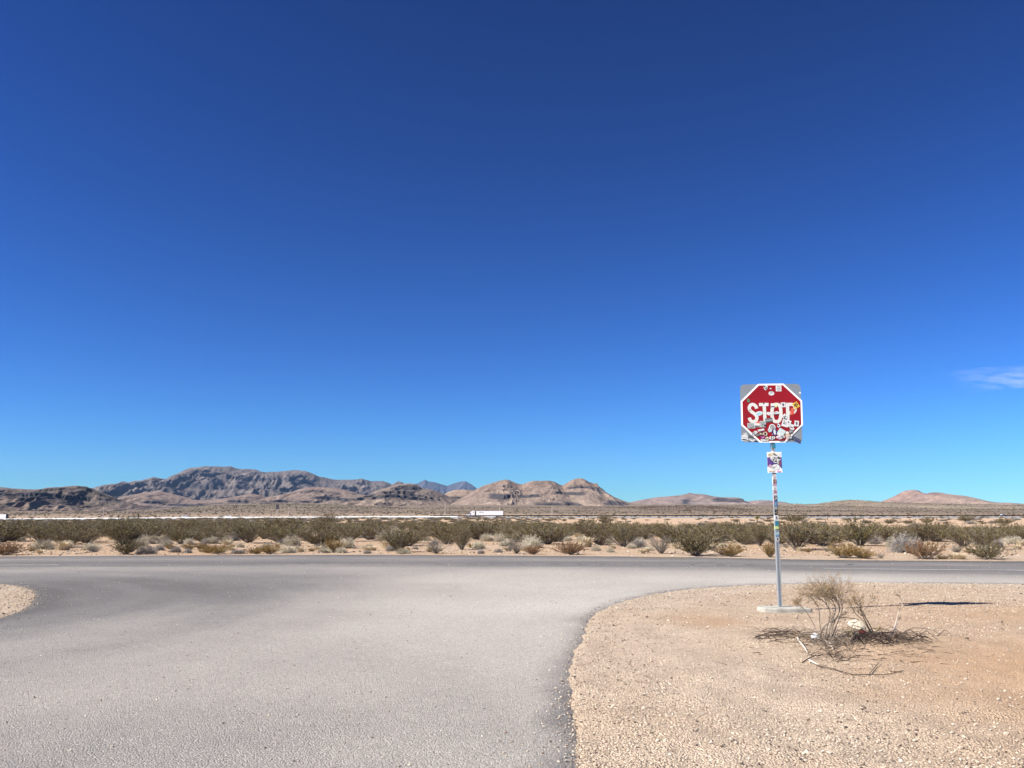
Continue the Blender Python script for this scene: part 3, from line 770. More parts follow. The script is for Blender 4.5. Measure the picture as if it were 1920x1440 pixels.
def creosote(r, nst=46, leaf_n=2600, lsz=.030, spread=.62, bare=.38, hgt=1.0, mat=None, up=.5):
    """unit bush: about 1 m high, 1.5 m wide"""
    S = MB(); L = MB()
    tips = []
    for i in range(nst):
        az = r.uniform(0, 2 * math.pi); tilt = spread * math.sqrt(r.random()) * 1.35
        ln = hgt * r.uniform(.75, 1.05) / max(.55, math.cos(tilt * .75))
        d = Vector((math.cos(az) * math.sin(tilt), math.sin(az) * math.sin(tilt), math.cos(tilt)))
        p = Vector((math.cos(az) * .06 * r.random(), math.sin(az) * .06 * r.random(), 0))
        pts = [p.copy()]; n = 6
        bend = Vector((r.gauss(0, .10), r.gauss(0, .10), r.uniform(0, .16)))
        for k in range(n):
            d = (d + bend * .35 + Vector((r.gauss(0, .07), r.gauss(0, .07), 0))).normalized()
            p = p + d * ln / n; pts.append(p.copy())
        S.tube(pts, [.011 * (1 - k / (n + 1.5)) + .001 for k in range(n + 1)], 3)
        for k in range(2, n + 1):
            for _ in range(2):
                q = pts[k]; dd = (d + Vector((r.gauss(0, .55), r.gauss(0, .55), r.gauss(.1, .3)))).normalized()
                l2 = r.uniform(.12, .28); q2 = q + dd * l2
                S.tube([q, q + dd * l2 * .5 + Vector((0, 0, .01)), q2], [.004, .003, .0015], 3)
                tips.append((q, q2))
    z0 = bare
    for i in range(leaf_n):
        a, b = r.choice(tips)
        p = a + (b - a) * r.uniform(.1, 1.12) + Vector((r.gauss(0, .022), r.gauss(0, .022), r.gauss(0, .022)))
        if p.z < z0 * r.uniform(.35, 1.2): continue
        n1 = Vector((r.gauss(0, 1), r.gauss(0, 1), r.gauss(.4, 1))).normalized(); t1 = (b - a + Vector((r.gauss(0, .1), r.gauss(0, .1), r.gauss(0, .1)))).normalized()
        t2 = n1.cross(t1)
        if t2.length < .1: continue
        t2.normalize(); s = lsz * r.uniform(.6, 1.3)
        L.add([tuple(p - t1 * s), tuple(p + t2 * s * .5), tuple(p + t1 * s), tuple(p - t2 * s * .5)], [(0, 1, 2, 3)])
    return S, L
def dome(r, n=420, hgt=.5, rad=.5, leaf=900, lsz=.02):
    S = MB(); L = MB()
    for i in range(n):
        az = r.uniform(0, 2 * math.pi); el = math.acos(r.uniform(-.02, 1))
        k = r.uniform(.8, 1.06) * (1 + .18 * math.sin(az * 3 + n) + .1 * math.sin(az * 7))
        e = Vector((math.cos(az) * math.sin(el) * rad * k, math.sin(az) * math.sin(el) * rad * k, math.cos(el) * hgt * k + .02))
        b = Vector((e.x * .15, e.y * .15, 0)); md = (b + e) / 2 + Vector((r.gauss(0, .02), r.gauss(0, .02), .03))
        S.tube([b, md, e], [.007, .005, .002], 3)
        for _ in range(2):
            q = md.lerp(e, r.random()); S.tube([q, q + Vector((r.gauss(0, .05), r.gauss(0, .05), r.gauss(.03, .03)))], [.004, .0015], 3)
        for _ in range(max(1, leaf // n)):
            p = md.lerp(e, r.uniform(.3, 1.05)) + Vector((r.gauss(0, .015),) * 3)
            a = Vector((r.gauss(0, 1), r.gauss(0, 1), r.gauss(0, 1))).normalized(); c = a.orthogonal().normalized(); s = lsz * r.uniform(.5, 1.3)
            L.add([tuple(p - a * s), tuple(p + c * s * .5), tuple(p + a * s), tuple(p - c * s * .5)], [(0, 1, 2, 3)])
    return S, L
def grass(r, n=420, hgt=.45, rad=.42):
    L = MB()
    for i in range(n):
        az = r.uniform(0, 2 * math.pi); rr = rad * math.sqrt(r.random()) * .55; x, y = rr * math.cos(az), rr * math.sin(az)
        h = hgt * r.uniform(.5, 1.1); o = Vector((math.cos(az), math.sin(az), 0)) * h * r.uniform(.1, .9)
        w = .008; s = Vector((-math.sin(az), math.cos(az), 0)) * w
        a = Vector((x, y, 0)); b = a + o * .4 + Vector((0, 0, h * .6)); c = a + o + Vector((0, 0, h * .9))
        L.add([tuple(a - s), tuple(a + s), tuple(b + s * .8), tuple(b - s * .8), tuple(c)], [(0, 1, 2, 3), (3, 2, 4)])
    return L
pr = random.Random(3)
CREO = [creosote(pr, nst=76, spread=s, bare=b, leaf_n=4600, lsz=.028) for s, b in ((.80, .30), (.86, .36), (.72, .40), (.92, .28), (.80, .45))]
LEAFY = [creosote(pr, nst=64, leaf_n=6500, lsz=.034, spread=.98, bare=.0) for _ in range(3)]
BARE = [creosote(pr, nst=60, leaf_n=260, lsz=.02, spread=.7, bare=.6) for _ in range(2)]
DOME = [dome(pr) for _ in range(4)]
GRASS = [grass(pr) for _ in range(3)]
MESH = {}
def proto(kind, v, far=False):
    """returns list of (part name, mesh)"""
    key = (kind, v, far)
    if key in MESH: return MESH[key]
    src, lm, sm = {'creosote': (CREO, M_CREO, M_STEM), 'olive': (LEAFY, M_CREO_Y, M_STEM), 'rust': (LEAFY, M_CREO_R, M_STEM), 'dark': (LEAFY, M_CREO_D, M_STEM),
               'bare': (BARE, M_CREO, M_STEM), 'pale': (DOME, M_BURS, M_BURS), 'grey': (DOME, M_BURS_G, M_BURS_G)}.get(kind, (None,) * 3)
    if kind == 'grass': res = [('blades', GRASS[v % 3].mesh('dry_grass', M_GRASS))]
    else:
        S, L = src[v % len(src)]
        if far:
            m = MB(); m.add(S.v, S.f, 0); m.add(L.v, L.f, 1)
            res = [(None, m.mesh('shrub', [sm, lm]))]
        else: res = [('stems', S.mesh('stems', sm)), ('foliage', L.mesh('foliage', lm))]
    MESH[key] = res
    return res
NAMES = {'creosote': 'creosote_bush', 'olive': 'desert_shrub', 'rust': 'desert_shrub', 'dark': 'desert_shrub', 'bare': 'bare_shrub', 'pale': 'bursage_shrub', 'grey': 'bursage_shrub', 'grass': 'grass_tuft'}
WID = {'creosote': 1.45, 'olive': 1.7, 'rust': 1.7, 'dark': 1.7, 'bare': 1.5, 'pale': 1.05, 'grey': 1.05, 'grass': .9}
def _size(src):
    zs = []; rs = []
    for S_0, L_0 in src:
        a_ = np.array(L_0.v); zs.append(np.percentile(a_[:, 2], 98)); rs.append(2 * np.percentile(np.abs(a_[:, 0]), 96))
    return float(np.mean(zs)), float(np.mean(rs))
HEI = {'creosote': 1.0, 'olive': 1.0, 'rust': 1.0, 'dark': 1.0, 'bare': 1.0, 'pale': .52, 'grey': .52, 'grass': .42}
for k_, src_ in (('creosote', CREO), ('olive', LEAFY), ('rust', LEAFY), ('dark', LEAFY), ('bare', BARE)):
    HEI[k_], WID[k_] = _size(src_)
counts = {}
def plant(kind, x, y, w, h, label, group, far=False, z=None):
    counts[NAMES[kind]] = counts.get(NAMES[kind], 0) + 1
    v = random.randrange(60)
    n = {'creosote': 5, 'olive': 3, 'rust': 3, 'dark': 3, 'bare': 2, 'pale': 4, 'grey': 4, 'grass': 3}[kind]
    parts = proto(kind, v % n, far)
    if z is None: z = hz(x, y)
    sc = (w / WID[kind], w / WID[kind] * random.uniform(.9, 1.1), h / HEI[kind])
    if far or kind == 'grass':
        o = bpy.data.objects.new(NAMES[kind], parts[0][1]); COL.objects.link(o); tag(o, label, 'grass' if kind == 'grass' else 'bush', group)
    else:
        o = empty(NAMES[kind], (0, 0, 0), label, 'bush', group)
        for nm, me in parts:
            c = bpy.data.objects.new(nm, me); link(c, o)
    o.location = (x, y, z - .02); o.scale = sc; o.rotation_euler = (0, 0, random.uniform(0, 6.28))
    return o
FRONT = [  # base px, base py, width px, height px, kind, label
 (12, 1041, 56, 22, 'rust', 'dark rust-brown shrub at the road edge in the left corner'),
 (78, 1024, 66, 40, 'creosote', 'tall creosote bush with a blackish foot, leftmost of the big ones'),
 (160, 1015, 60, 30, 'creosote', 'olive creosote bush between the leftmost big bush and the next tall one'),
 (232, 1021, 80, 50, 'creosote', 'tallest creosote bush on the left, right below the dark crooked post'),
 (236, 1041, 52, 26, 'dark', 'dark green shrub at the road edge below the tallest left creosote'),
 (253, 1020, 24, 20, 'grey', 'blue-grey shrub at the right foot of the tallest left creosote'),
 (275, 1040, 44, 16, 'grey', 'low grey shrub beside the dark green roadside shrub'),
 (272, 1014, 22, 12, 'pale', 'pale rounded bursage, left one of the row below the first white car'),
 (290, 1012, 20, 9, 'pale', 'pale flat bursage in the middle of the row left of the dark dome'),
 (288, 1020, 20, 8, 'pale', 'small tan bursage on bare sand left of the dark dome shrub'),
 (312, 1020, 26, 17, 'grey', 'dark grey dome shrub on its own under the first white car'),
 (337, 1011, 30, 15, 'pale', 'pale rounded bursage right of the dark dome'),
 (330, 1036, 24, 13, 'grey', 'small grey shrub on roadside sand below the pale bursages'),
 (353, 1037, 15, 10, 'grey', 'tiny grey shrub right of the small grey roadside one'),
 (378, 1016, 55, 30, 'creosote', 'olive creosote bush below the second white car'),
 (382, 1025, 15, 13, 'grey', 'little grey shrub at the foot of the creosote below the second white car'),
 (404, 1040, 44, 17, 'olive', 'yellow-green shrub at the road edge left of the billboard'),
 (427, 1012, 22, 9, 'pale', 'pale bursage mound on pink sand left of the billboard'),
 (446, 1040, 32, 9, 'grey', 'flat grey shrub at the road edge left of the billboard'),
 (466, 1019, 60, 38, 'creosote', 'wide creosote bush lower left of the billboard'),
 (479, 1040, 32, 12, 'olive', 'low yellow-green shrub at the road edge below the billboard'),
 (506, 1038, 42, 16, 'olive', 'low olive shrub on orange sand below the billboard'),
 (540, 1041, 38, 15, 'pale', 'pale rounded bursage with a dark underside at the road edge'),
 (535, 1014, 76, 40, 'creosote', 'broad creosote bush straight below the billboard'),
 (586, 1020, 34, 24, 'bare', 'leafless twiggy grey shrub right of the broad creosote'),
 (597, 1026, 12, 8, 'grey', 'tiny grey shrub at the foot of the leafless twiggy one'),
 (604, 1011, 24, 12, 'pale', 'bright bursage behind the leafless twiggy shrub'),
 (627, 1036, 36, 24, 'olive', 'loose yellow-green shrub on sand right of the leafless twiggy one'),
 (608, 1041, 30, 11, 'pale', 'pale low bursage at the road edge under the loose yellow-green shrub'),
 (640, 1041, 26, 11, 'pale', 'pale low bursage just right of the loose yellow-green shrub'),
 (657, 1016, 56, 32, 'creosote', 'creosote bush with a dark foot left of the pale spiky plant'),
 (688, 1040, 18, 8, 'grey', 'little grey shrub on sand below the pale spiky plant'),
 (692, 1029, 24, 10, 'pale', 'straw mound at the left foot of the pale grassy heap'),
 (722, 1014, 46, 20, 'pale', 'wide pale grassy heap below the pale spiky plant'),
 (746, 1035, 66, 40, 'creosote', 'big roadside creosote bush right of the pale grassy heap'),
 (757, 1040, 30, 11, 'pale', 'pale bursage at the foot of the big roadside creosote'),
 (797, 1014, 26, 9, 'pale', 'pale bursage on red soil right of the big roadside creosote'),
 (817, 1038, 42, 26, 'bare', 'brown twiggy shrub at the road edge left of the truck'),
 (866, 1031, 32, 38, 'creosote', 'narrow creosote bush below the front of the truck'),
 (900, 1012, 78, 32, 'creosote', 'broad green creosote bush right below the truck'),
 (938, 1016, 26, 16, 'pale', 'pale bursage stack below the rear of the trailer'),
 (950, 1024, 34, 14, 'pale', 'pale bursage on sand lower right of the trailer'),
 (936, 1036, 20, 8, 'grey', 'small grey shrub near the road under the trailer'),
 (968, 1038, 34, 32, 'bare', 'loose grey-brown shrub at the road edge right of the trailer'),
 (1000, 1040, 32, 17, 'rust', 'straw and rust coloured shrub at the road edge'),
 (1012, 1020, 66, 38, 'creosote', 'creosote bush with grey foot right of the truck'),
 (1068, 1040, 46, 22, 'rust', 'reddish brown shrub at the road edge left of the picture third'),
 (1045, 1016, 26, 16, 'grey', 'grey dome shrub beside the pink sand patch'),
 (1064, 1014, 20, 10, 'pale', 'pale dome shrub in the pink sand patch'),
 (1091, 1015, 20, 10, 'pale', 'pale dome shrub at the right end of the pink sand patch'),
 (1125, 1022, 86, 46, 'creosote', 'very wide creosote bush right of the pink sand patch'),
 (1170, 1025, 66, 45, 'creosote', 'creosote bush overlapping the very wide one on its right'),
 (1196, 1027, 36, 18, 'grey', 'grey dome shrub with dark foot by the dark roadside shrub'),
 (1240, 1038, 56, 36, 'bare', 'brownish twiggy shrub left of the dark roadside shrub'),
 (1286, 1010, 34, 16, 'grey', 'lilac-grey shrub behind the dark roadside shrub'),
 (1305, 1043, 88, 42, 'dark', 'big dark olive shrub at the road edge left of the sign post'),
 (1368, 1043, 44, 22, 'olive', 'smaller olive shrub at the right side of the big dark one'),
 (1388, 1016, 62, 36, 'creosote', 'creosote bush left of the sign post behind a sand patch'),
 (1425, 1024, 40, 40, 'creosote', 'creosote bush just left of the sign post'),
 (1444, 1045, 26, 26, 'olive', 'small olive shrub right behind the sign post'),
 (1495, 1031, 86, 54, 'creosote', 'large creosote bush just right of the sign post'),
 (1560, 1016, 50, 30, 'creosote', 'creosote bush between the two large ones right of the post'),
 (1582, 1046, 54, 26, 'olive', 'olive shrub at the road edge right of the sign post'),
 (1620, 1047, 36, 18, 'olive', 'low olive shrub touching the right side of the roadside olive one'),
 (1651, 1047, 18, 12, 'bare', 'tiny twiggy shrub on the road edge, right of the post'),
 (1612, 1023, 96, 46, 'creosote', 'largest creosote bush in the middle right with blackish foot'),
 (1640, 1020, 30, 18, 'grey', 'ash-grey shrub at the right foot of the largest middle right creosote'),
 (1700, 1036, 70, 34, 'grey', 'broad grey-green shrub behind the rusty roadside one'),
 (1732, 1048, 56, 32, 'rust', 'rusty yellow shrub at the road edge on the right'),
 (1735, 1020, 80, 42, 'creosote', 'creosote bush standing behind the rusty yellow roadside shrub'),
 (1765, 1048, 22, 8, 'olive', 'tiny flat shrub right of the rusty yellow one'),
 (1806, 1025, 60, 38, 'creosote', 'vase-shaped creosote bush with bare forked stems on open sand'),
 (1796, 1048, 44, 12, 'grass', 'straw-yellow grass tuft at the road edge on the right'),
 (1848, 1030, 58, 44, 'creosote', 'upright creosote bush behind the dense dark shrub at right'),
 (1852, 1049, 58, 30, 'dark', 'dense leathery dark shrub at the road edge near the right side'),
 (1872, 1026, 26, 16, 'grey', 'brown-grey shrub right of the upright creosote'),
 (1878, 1010, 30, 12, 'pale', 'pale bursage on the sand near the right edge'),
 (1912, 1014, 46, 22, 'creosote', 'creosote bush cut by the right edge of the photo'),
]
placed = []
for (px, py, w, h, kd, lab) in FRONT:
    x, y, z = on_ground(px, py)
    far_y_here = float(np.interp(x, [p[0] for p in sorted(far_w)], [p[1] for p in sorted(far_w)]))
    if y < far_y_here + .8: y2 = far_y_here + .8; x = x * y2 / y; y = y2; z = hz(x, y)
    s = y * 1.01 / F_PX
    plant(kd, x, y, w * s, h * s, lab, None, False, z)
    placed.append((x, y, w * s * .45))

REG = [(-.70, -.50, 'below the dark mesa'), (-.50, -.38, 'below the first white car'), (-.38, -.24, 'around the billboard'), (-.24, -.08, 'left of the truck'), (-.08, .03, 'below the truck'), (.03, .14, 'below the twin-peaked hill'), (.14, .25, 'below the long low mesa'), (.25, .36, 'around the sign post'), (.36, .46, 'right of the sign post'), (.46, .75, 'near the right edge')]
def region(x, y):
    u = x / y
    for a, b, n in REG:
        if a <= u < b: return n
    return 'at the very edge'
def free(x, y, r):
    for a, b, c in placed:
        if (x - a) ** 2 + (y - b) ** 2 < (r + c) ** 2: return False
    return True
KINDN = {'creosote': 'olive green creosote bush', 'olive': 'yellow-green shrub', 'rust': 'rusty brown shrub', 'bare': 'leafless twiggy shrub', 'pale': 'pale rounded bursage shrub', 'grey': 'grey rounded bursage shrub', 'grass': 'straw-coloured grass tuft', 'dark': 'dark shrub'}
def scatter(n, y0, y1, kinds, szr, ratio, bandname, far, dens=None, maxn=None, rad=.5, stuff=None):
    got = 0; tries = 0
    while got < n and tries < n * 30:
        tries += 1
        y = math.sqrt(random.uniform(y0 * y0, y1 * y1)); x = random.uniform(-.66, .66) * y
        if dens is not None and random.random() > dens(x, y): continue
        w = random.uniform(*szr); 
        if not free(x, y, w * rad * .8): continue
        fe = float(np.interp(x, [p[0] for p in sorted(far_w)], [p[1] for p in sorted(far_w)]))
        if y < fe + 1.0: continue
        placed.append((x, y, w * rad * .8)); got += 1
        k = random.choice(kinds)
        h = w * ratio * random.uniform(.85, 1.15)
        if k in ('pale', 'grey', 'grass'): h = w * .5 * random.uniform(.8, 1.1)
        if y < 500:
            zg = hz(x, y) if y < 120 else float(height(np.array([x]), np.array([y]), near=False)[0])
            lim = np.interp(x / y, [-.6, -.3, -.1, .15, .6], [10, 11, 12.5, 14, 19])
            h = max(.25 * w, min(h, CAM_H - zg - lim / F_PX * y * random.uniform(.9, 1.9)))
        if stuff is not None and got > (maxn or 0):
            stuff.append((k, x, y, w, h)); continue
        reg = region(x, y)
        o = plant(k, x, y, w, h, 'x', 'x', far); RANDOM.append((o, k, bandname, reg, x / y, y))
def d_thick(x, y):
    return .55 + .9 * float(perlin(np.array([x * .06]), np.array([y * .05]), 77)[0]) + .3 * (y > 46)
STUFF = []; RANDOM = []
scatter(110, 31.3, 40, ['pale', 'grey', 'pale', 'grass', 'grass', 'grass', 'bare', 'olive'], (.25, .55), .5, 'roadside sand', True)
scatter(95, 40, 62, ['creosote'], (1.5, 2.9), .42, 'front thicket', False, d_thick)
scatter(115, 35, 66, ['pale', 'pale', 'grey', 'grass', 'pale'], (.45, 1.1), .5, 'amid the thicket', True)
scatter(330, 62, 115, ['creosote'], (1.5, 2.4), .52, 'back thicket', True, lambda x, y: .95 if x < .1 * y else .8, 115, .42, STUFF)
scatter(150, 62, 100, ['pale', 'grey', 'pale'], (.8, 1.7), .5, 'deep thicket', True, None, 70, .5, STUFF)
# sparse plants on the sandy bank before the freeway, far denser on the left
def d_bank(x, y):
    u = x / y
    return 1.0 if u < -.25 else (.9 * (1 - (u + .25) / .45) if u < .2 else .05)
scatter(60, 210, 470, ['dark', 'grey', 'dark', 'grey'], (2.0, 4.0), .33, 'sandy bank', True, lambda x, y: 1 if x > .2 * y else 0, 60)
scatter(1500, 115, 480, ['creosote', 'creosote', 'creosote', 'grey'], (1.8, 3.2), .45, 'far off', True, d_bank, 0, .42, STUFF)
for (px, py, h, w, lab) in ((615, 985, 23, 20, 'tall thin shrub standing up in front of the freeway, right of the billboard'), (1135, 985, 21, 16, 'wispy tall shrub standing up in front of the guard rail in mid picture')):
    x, y, z = on_ground(px, 985); s = y / F_PX
    plant('creosote', x, y, w * s * 1.6, h * s, lab, None, False, z)
for (px, py, w, h, lab) in ((1490, 978, 44, 12, 'dark low shrub clump on the bank right of the sign post'), (1812, 978, 26, 13, 'rounded brown bush overlapping the guard rail on the right'), (1738, 981, 20, 11, 'dark grey bush on the bank left of the brown one'), (1883, 983, 34, 11, 'blackish bush pair on the bank at the right'), (1665, 982, 16, 8, 'small dark bush on the bank in the middle right')):
    x, y, z = on_ground(px, py); s = y / F_PX
    plant('dark', x, y, w * s, h * s, lab, None, True, z)

ORD = ['first', 'second', 'third', 'fourth', 'fifth', 'sixth', 'seventh', 'eighth', 'ninth', 'tenth', 'eleventh', 'twelfth', 'thirteenth', 'fourteenth']
SHORT = {'creosote': 'creosote bush', 'olive': 'yellow-green shrub', 'rust': 'rusty shrub', 'bare': 'leafless shrub', 'pale': 'pale bursage', 'grey': 'grey bursage', 'grass': 'straw grass tuft', 'dark': 'dark shrub'}
grp = {}
for r_ in RANDOM: grp.setdefault((r_[1], r_[2], r_[3]), []).append(r_)
for (k, band, reg), L_ in grp.items():
    L_.sort(key=lambda q: q[5]); nb = max(1, math.ceil(len(L_) / 7)); per = math.ceil(len(L_) / nb)
    dn = [''] if nb == 1 else (['near ', 'far '] if nb == 2 else ['nearest ', 'middle ', 'farthest '] if nb == 3 else ['nearest ', 'nearer ', 'farther ', 'farthest '])
    for j in range(nb):
        sub = sorted(L_[j * per:(j + 1) * per], key=lambda q: q[4])
        for i, q in enumerate(sub):
            q[0]['label'] = f'{ORD[min(i, 13)]} from left of {dn[min(j, 3)]}{SHORT[k]} row, {band} {reg}' if len(sub) > 1 else f'{dn[min(j, 3)]}{SHORT[k]}, {band} {reg}'
            q[0]['group'] = f'{SHORT[k]} plants {band}'

def gn_scatter(name, pts, scl, rot, objs, mat=None, label='', pick=None):
    """one stuff object: geometry-nodes instances of the given objects on a cloud of points"""
    me = bpy.data.meshes.new(name)
    me.from_pydata([tuple(p) for p in pts], [], [])
    a = me.attributes.new('scl', 'FLOAT_VECTOR', 'POINT'); a.data.foreach_set('vector', np.asarray(scl, np.float32).ravel())
    a = me.attributes.new('rot', 'FLOAT_VECTOR', 'POINT'); a.data.foreach_set('vector', np.asarray(rot, np.float32).ravel())
    a = me.attributes.new('pick', 'INT', 'POINT'); a.data.foreach_set('value', np.asarray(pick, np.int32))
    o = bpy.data.objects.new(name, me); COL.objects.link(o); tag(o, label, kind='stuff')
    ng = bpy.data.node_groups.new(name, 'GeometryNodeTree')
    ng.interface.new_socket('Geometry', in_out='INPUT', socket_type='NodeSocketGeometry')
    ng.interface.new_socket('Geometry', in_out='OUTPUT', socket_type='NodeSocketGeometry')
    N, L = ng.nodes, ng.links
    gi, go = N.new('NodeGroupInput'), N.new('NodeGroupOutput')
    m2p = N.new('GeometryNodeMeshToPoints'); L.new(gi.outputs[0], m2p.inputs[0])
    iop = N.new('GeometryNodeInstanceOnPoints'); L.new(m2p.outputs[0], iop.inputs['Points'])
    g2i = N.new('GeometryNodeGeometryToInstance')
    for ob in reversed(objs):
        oi = N.new('GeometryNodeObjectInfo'); oi.transform_space = 'ORIGINAL'; oi.inputs['Object'].default_value = ob; oi.inputs['As Instance'].default_value = True
        L.new(oi.outputs['Geometry'], g2i.inputs[0])
        g2i2 = g2i
        if not hasattr(gn_scatter, 'x'): pass
        ob_links = (oi, )
        g2i = g2i2
    # one Geometry to Instance per object, joined
    N.remove(g2i)
    jn = N.new('GeometryNodeJoinGeometry')
    for nd in [n for n in N if n.bl_idname == 'GeometryNodeObjectInfo']:
        L.new(nd.outputs['Geometry'], jn.inputs[0])
    L.new(jn.outputs[0], iop.inputs['Instance'])
    iop.inputs['Pick Instance'].default_value = True
    def attr(n, t):
        x = N.new('GeometryNodeInputNamedAttribute'); x.data_type = t; x.inputs['Name'].default_value = n; return x.outputs[0]
    L.new(attr('pick', 'INT'), iop.inputs['Instance Index'])
    L.new(attr('rot', 'FLOAT_VECTOR'), iop.inputs['Rotation']); L.new(attr('scl', 'FLOAT_VECTOR'), iop.inputs['Scale'])
    L.new(iop.outputs[0], go.inputs[0])
    md = o.modifiers.new('scatter', 'NODES'); md.node_group = ng
    return o
# source objects for the far scrub: far shrubs standing among the others (each one a real shrub)
def src_shrub(kind, v, px, py, lab):
    x, y, z = on_ground(px, py)
    me = proto(kind, v, True)[0][1]
    o = bpy.data.objects.new(NAMES[kind], me); COL.objects.link(o); o.location = (x, y, z)
    tag(o, lab, 'bush'); return o
SRC = [src_shrub('creosote', 0, 560, 996, 'olive creosote bush in the gap right of the billboard'), src_shrub('creosote', 1, 1010, 994, 'olive creosote bush far back right of the trailer'),
       src_shrub('creosote', 3, 1340, 997, 'olive creosote bush far back left of the sign post'), src_shrub('grey', 0, 820, 998, 'grey shrub far back left of the truck'), src_shrub('pale', 1, 1260, 1000, 'pale shrub far back above the dark roadside shrub')]
P_, S_, R_, K_ = [], [], [], []
ax = np.array([s[1] for s in STUFF]); ay = np.array([s[2] for s in STUFF])
az_ = height(ax, ay, near=False)
for (k, x, y, w, h), z in zip(STUFF, az_):
    P_.append((x, y, z - .03)); kk = {'creosote': random.randrange(3), 'grey': 3}.get(k, 4)
    S_.append((w / WID[k], w / WID[k], h / HEI[k])); R_.append((0, 0, random.uniform(0, 6.28))); K_.append(kk)
gn_scatter('distant_scrub', P_, S_, R_, SRC, None, 'mass of olive creosote and grey shrubs running back to the freeway', K_)
# scrub dots on the plain and slopes beyond the freeway
def ray_far():
    P = []; S = []; Rr = []; K = []
    n = 6500
    yy = np.sqrt(rng.uniform(560 ** 2, 1500 ** 2, n)); xx = rng.uniform(-.64, .64, n) * yy
    zz = height(xx, yy, near=False)
    return xx, yy, zz
dg = bpy.context.evaluated_depsgraph_get()
hill_objs = [o for o in scene.objects if o.name.split('.')[0] in ('hill',)]
dg.update()
xx, yy, zz = ray_far()
P_, S_, R_, K_ = [], [], [], []
for x, y, z in zip(xx, yy, zz):
    top = z
    w = random.uniform(.8, 1.7)
    P_.append((x, y, top)); S_.append((w / 1.45, w / 1.45, w * .6)); R_.append((0, 0, random.uniform(0, 6.28))); K_.append(random.choice((0, 1, 2, 3)))
for ho in hill_objs:
    co = np.empty(len(ho.data.vertices) * 3, np.float32); ho.data.vertices.foreach_get('co', co); co = co.reshape(-1, 3)
    D0 = co[:, 1].mean()
    if D0 > 2600: continue
    sel = co[rng.choice(len(co), 3300, replace=False)]
    for c in sel:
        w = random.uniform(.9, 2.0)
        P_.append((c[0] + random.uniform(-2, 2), c[1] + random.uniform(-2, 2), c[2] - .3)); S_.append((w / 1.45, w / 1.45, w * .6)); R_.append((0, 0, random.uniform(0, 6.28))); K_.append(random.choice((0, 1, 2, 2)))
gn_scatter('hillside_scrub', P_, S_, R_, SRC[:4], None, 'dots of scrub on the plain and slopes beyond the freeway', K_)

# spiky pale plant (dead yucca stalks) and the yucca on the bank
M_STRAW = simple('bleached_stalk', (.55, .47, .36), .8, var=.15, scale=8)
M_YUC = leaf_mat('yucca_leaf', (.17, .16, .05), (.30, .27, .10), (.2, .19, .07))
def stalks():
    x, y, z = on_ground(702, 1011); s = y / F_PX
    t = empty('spiky_plant', (x, y, z), 'pale dead plant with stiff spreading bleached stalks among the creosote', 'plant')
    for i, (dx, dz) in enumerate(((-13, 15), (0, 22), (14, 16), (-7, 12), (6, 10), (-18, 6))):
        m = MB(); m.tube([(0, 0, 0), (dx * s * .45, random.uniform(-.1, .1), dz * s * .55), (dx * s, random.uniform(-.1, .1), dz * s)], [.02, .016, .008], 5, cap=True); m.build('stalk', M_STRAW, t)
    m = MB(); m.tube([(0, 0, -.1), (0, 0, .12)], [.07, .05], 7, cap=True); m.build('crown', M_STRAW, t)
stalks()
def yucca(px, py_top, py_base, wpx, label):
    x, y, z = on_ground(px, py_base); s = y / F_PX
    h = (py_base - py_top) * s; t = empty('yucca', (x, y, z), label, 'yucca')
    m = MB(); m.tube([(0, 0, -.2), (.02, 0, h * .3), (0, 0, h * .58)], [.13, .12, .14], 7, cap=True); m.build('trunk', M_POLE_D, t)
    m = MB(); c = Vector((0, 0, h * .6))
    for i in range(260):
        az = random.uniform(0, 6.28); el = random.uniform(-.35, 1.45); d = Vector((math.cos(az) * math.cos(el), math.sin(az) * math.cos(el), math.sin(el)))
        ln = wpx * s * .5 * random.uniform(.7, 1.05) * (1 if el < .9 else .8); a = d.orthogonal().normalized() * .035
        m.add([tuple(c - a), tuple(c + a), tuple(c + d * ln)], [(0, 1, 2)])
    m.build('leaves', M_YUC, t)
yucca(1420, 966, 981, 15, 'green yucca with a dark trunk on the sandy bank left of the sign post')

# ------------------------------------------------------------------ stop sign
BX, BY = on_plane(1463, 1147)
SGN_Y = BY
sign = empty('stop_sign', (BX, BY, 0.0), 'sticker-covered red stop sign on a perforated steel post in a concrete footing', 'stop sign')
gz = hz(BX, BY)
M_GALV = simple('galvanised_steel', (.36, .39, .41), .5, metal=.35, var=.08, scale=20, spec=.5)
M_HOLE_SHADE = simple('hole_shade', (.03, .03, .035), .8)
M_ALU = simple('grey_aluminium_plate', (.19, .215, .24), .55, metal=.1, var=.07, scale=6, spec=.4)
M_SIGNWHITE = simple('reflective_white', (.78, .78, .76), .45, var=.03, spec=.4)
M_LETTER = simple('aged_white_sheeting', (.56, .56, .51), .5, var=.05, scale=14, spec=.4)
M_RED = simple('reflective_red', (.235, .008, .016), .5, var=.08, scale=5, spec=.15)
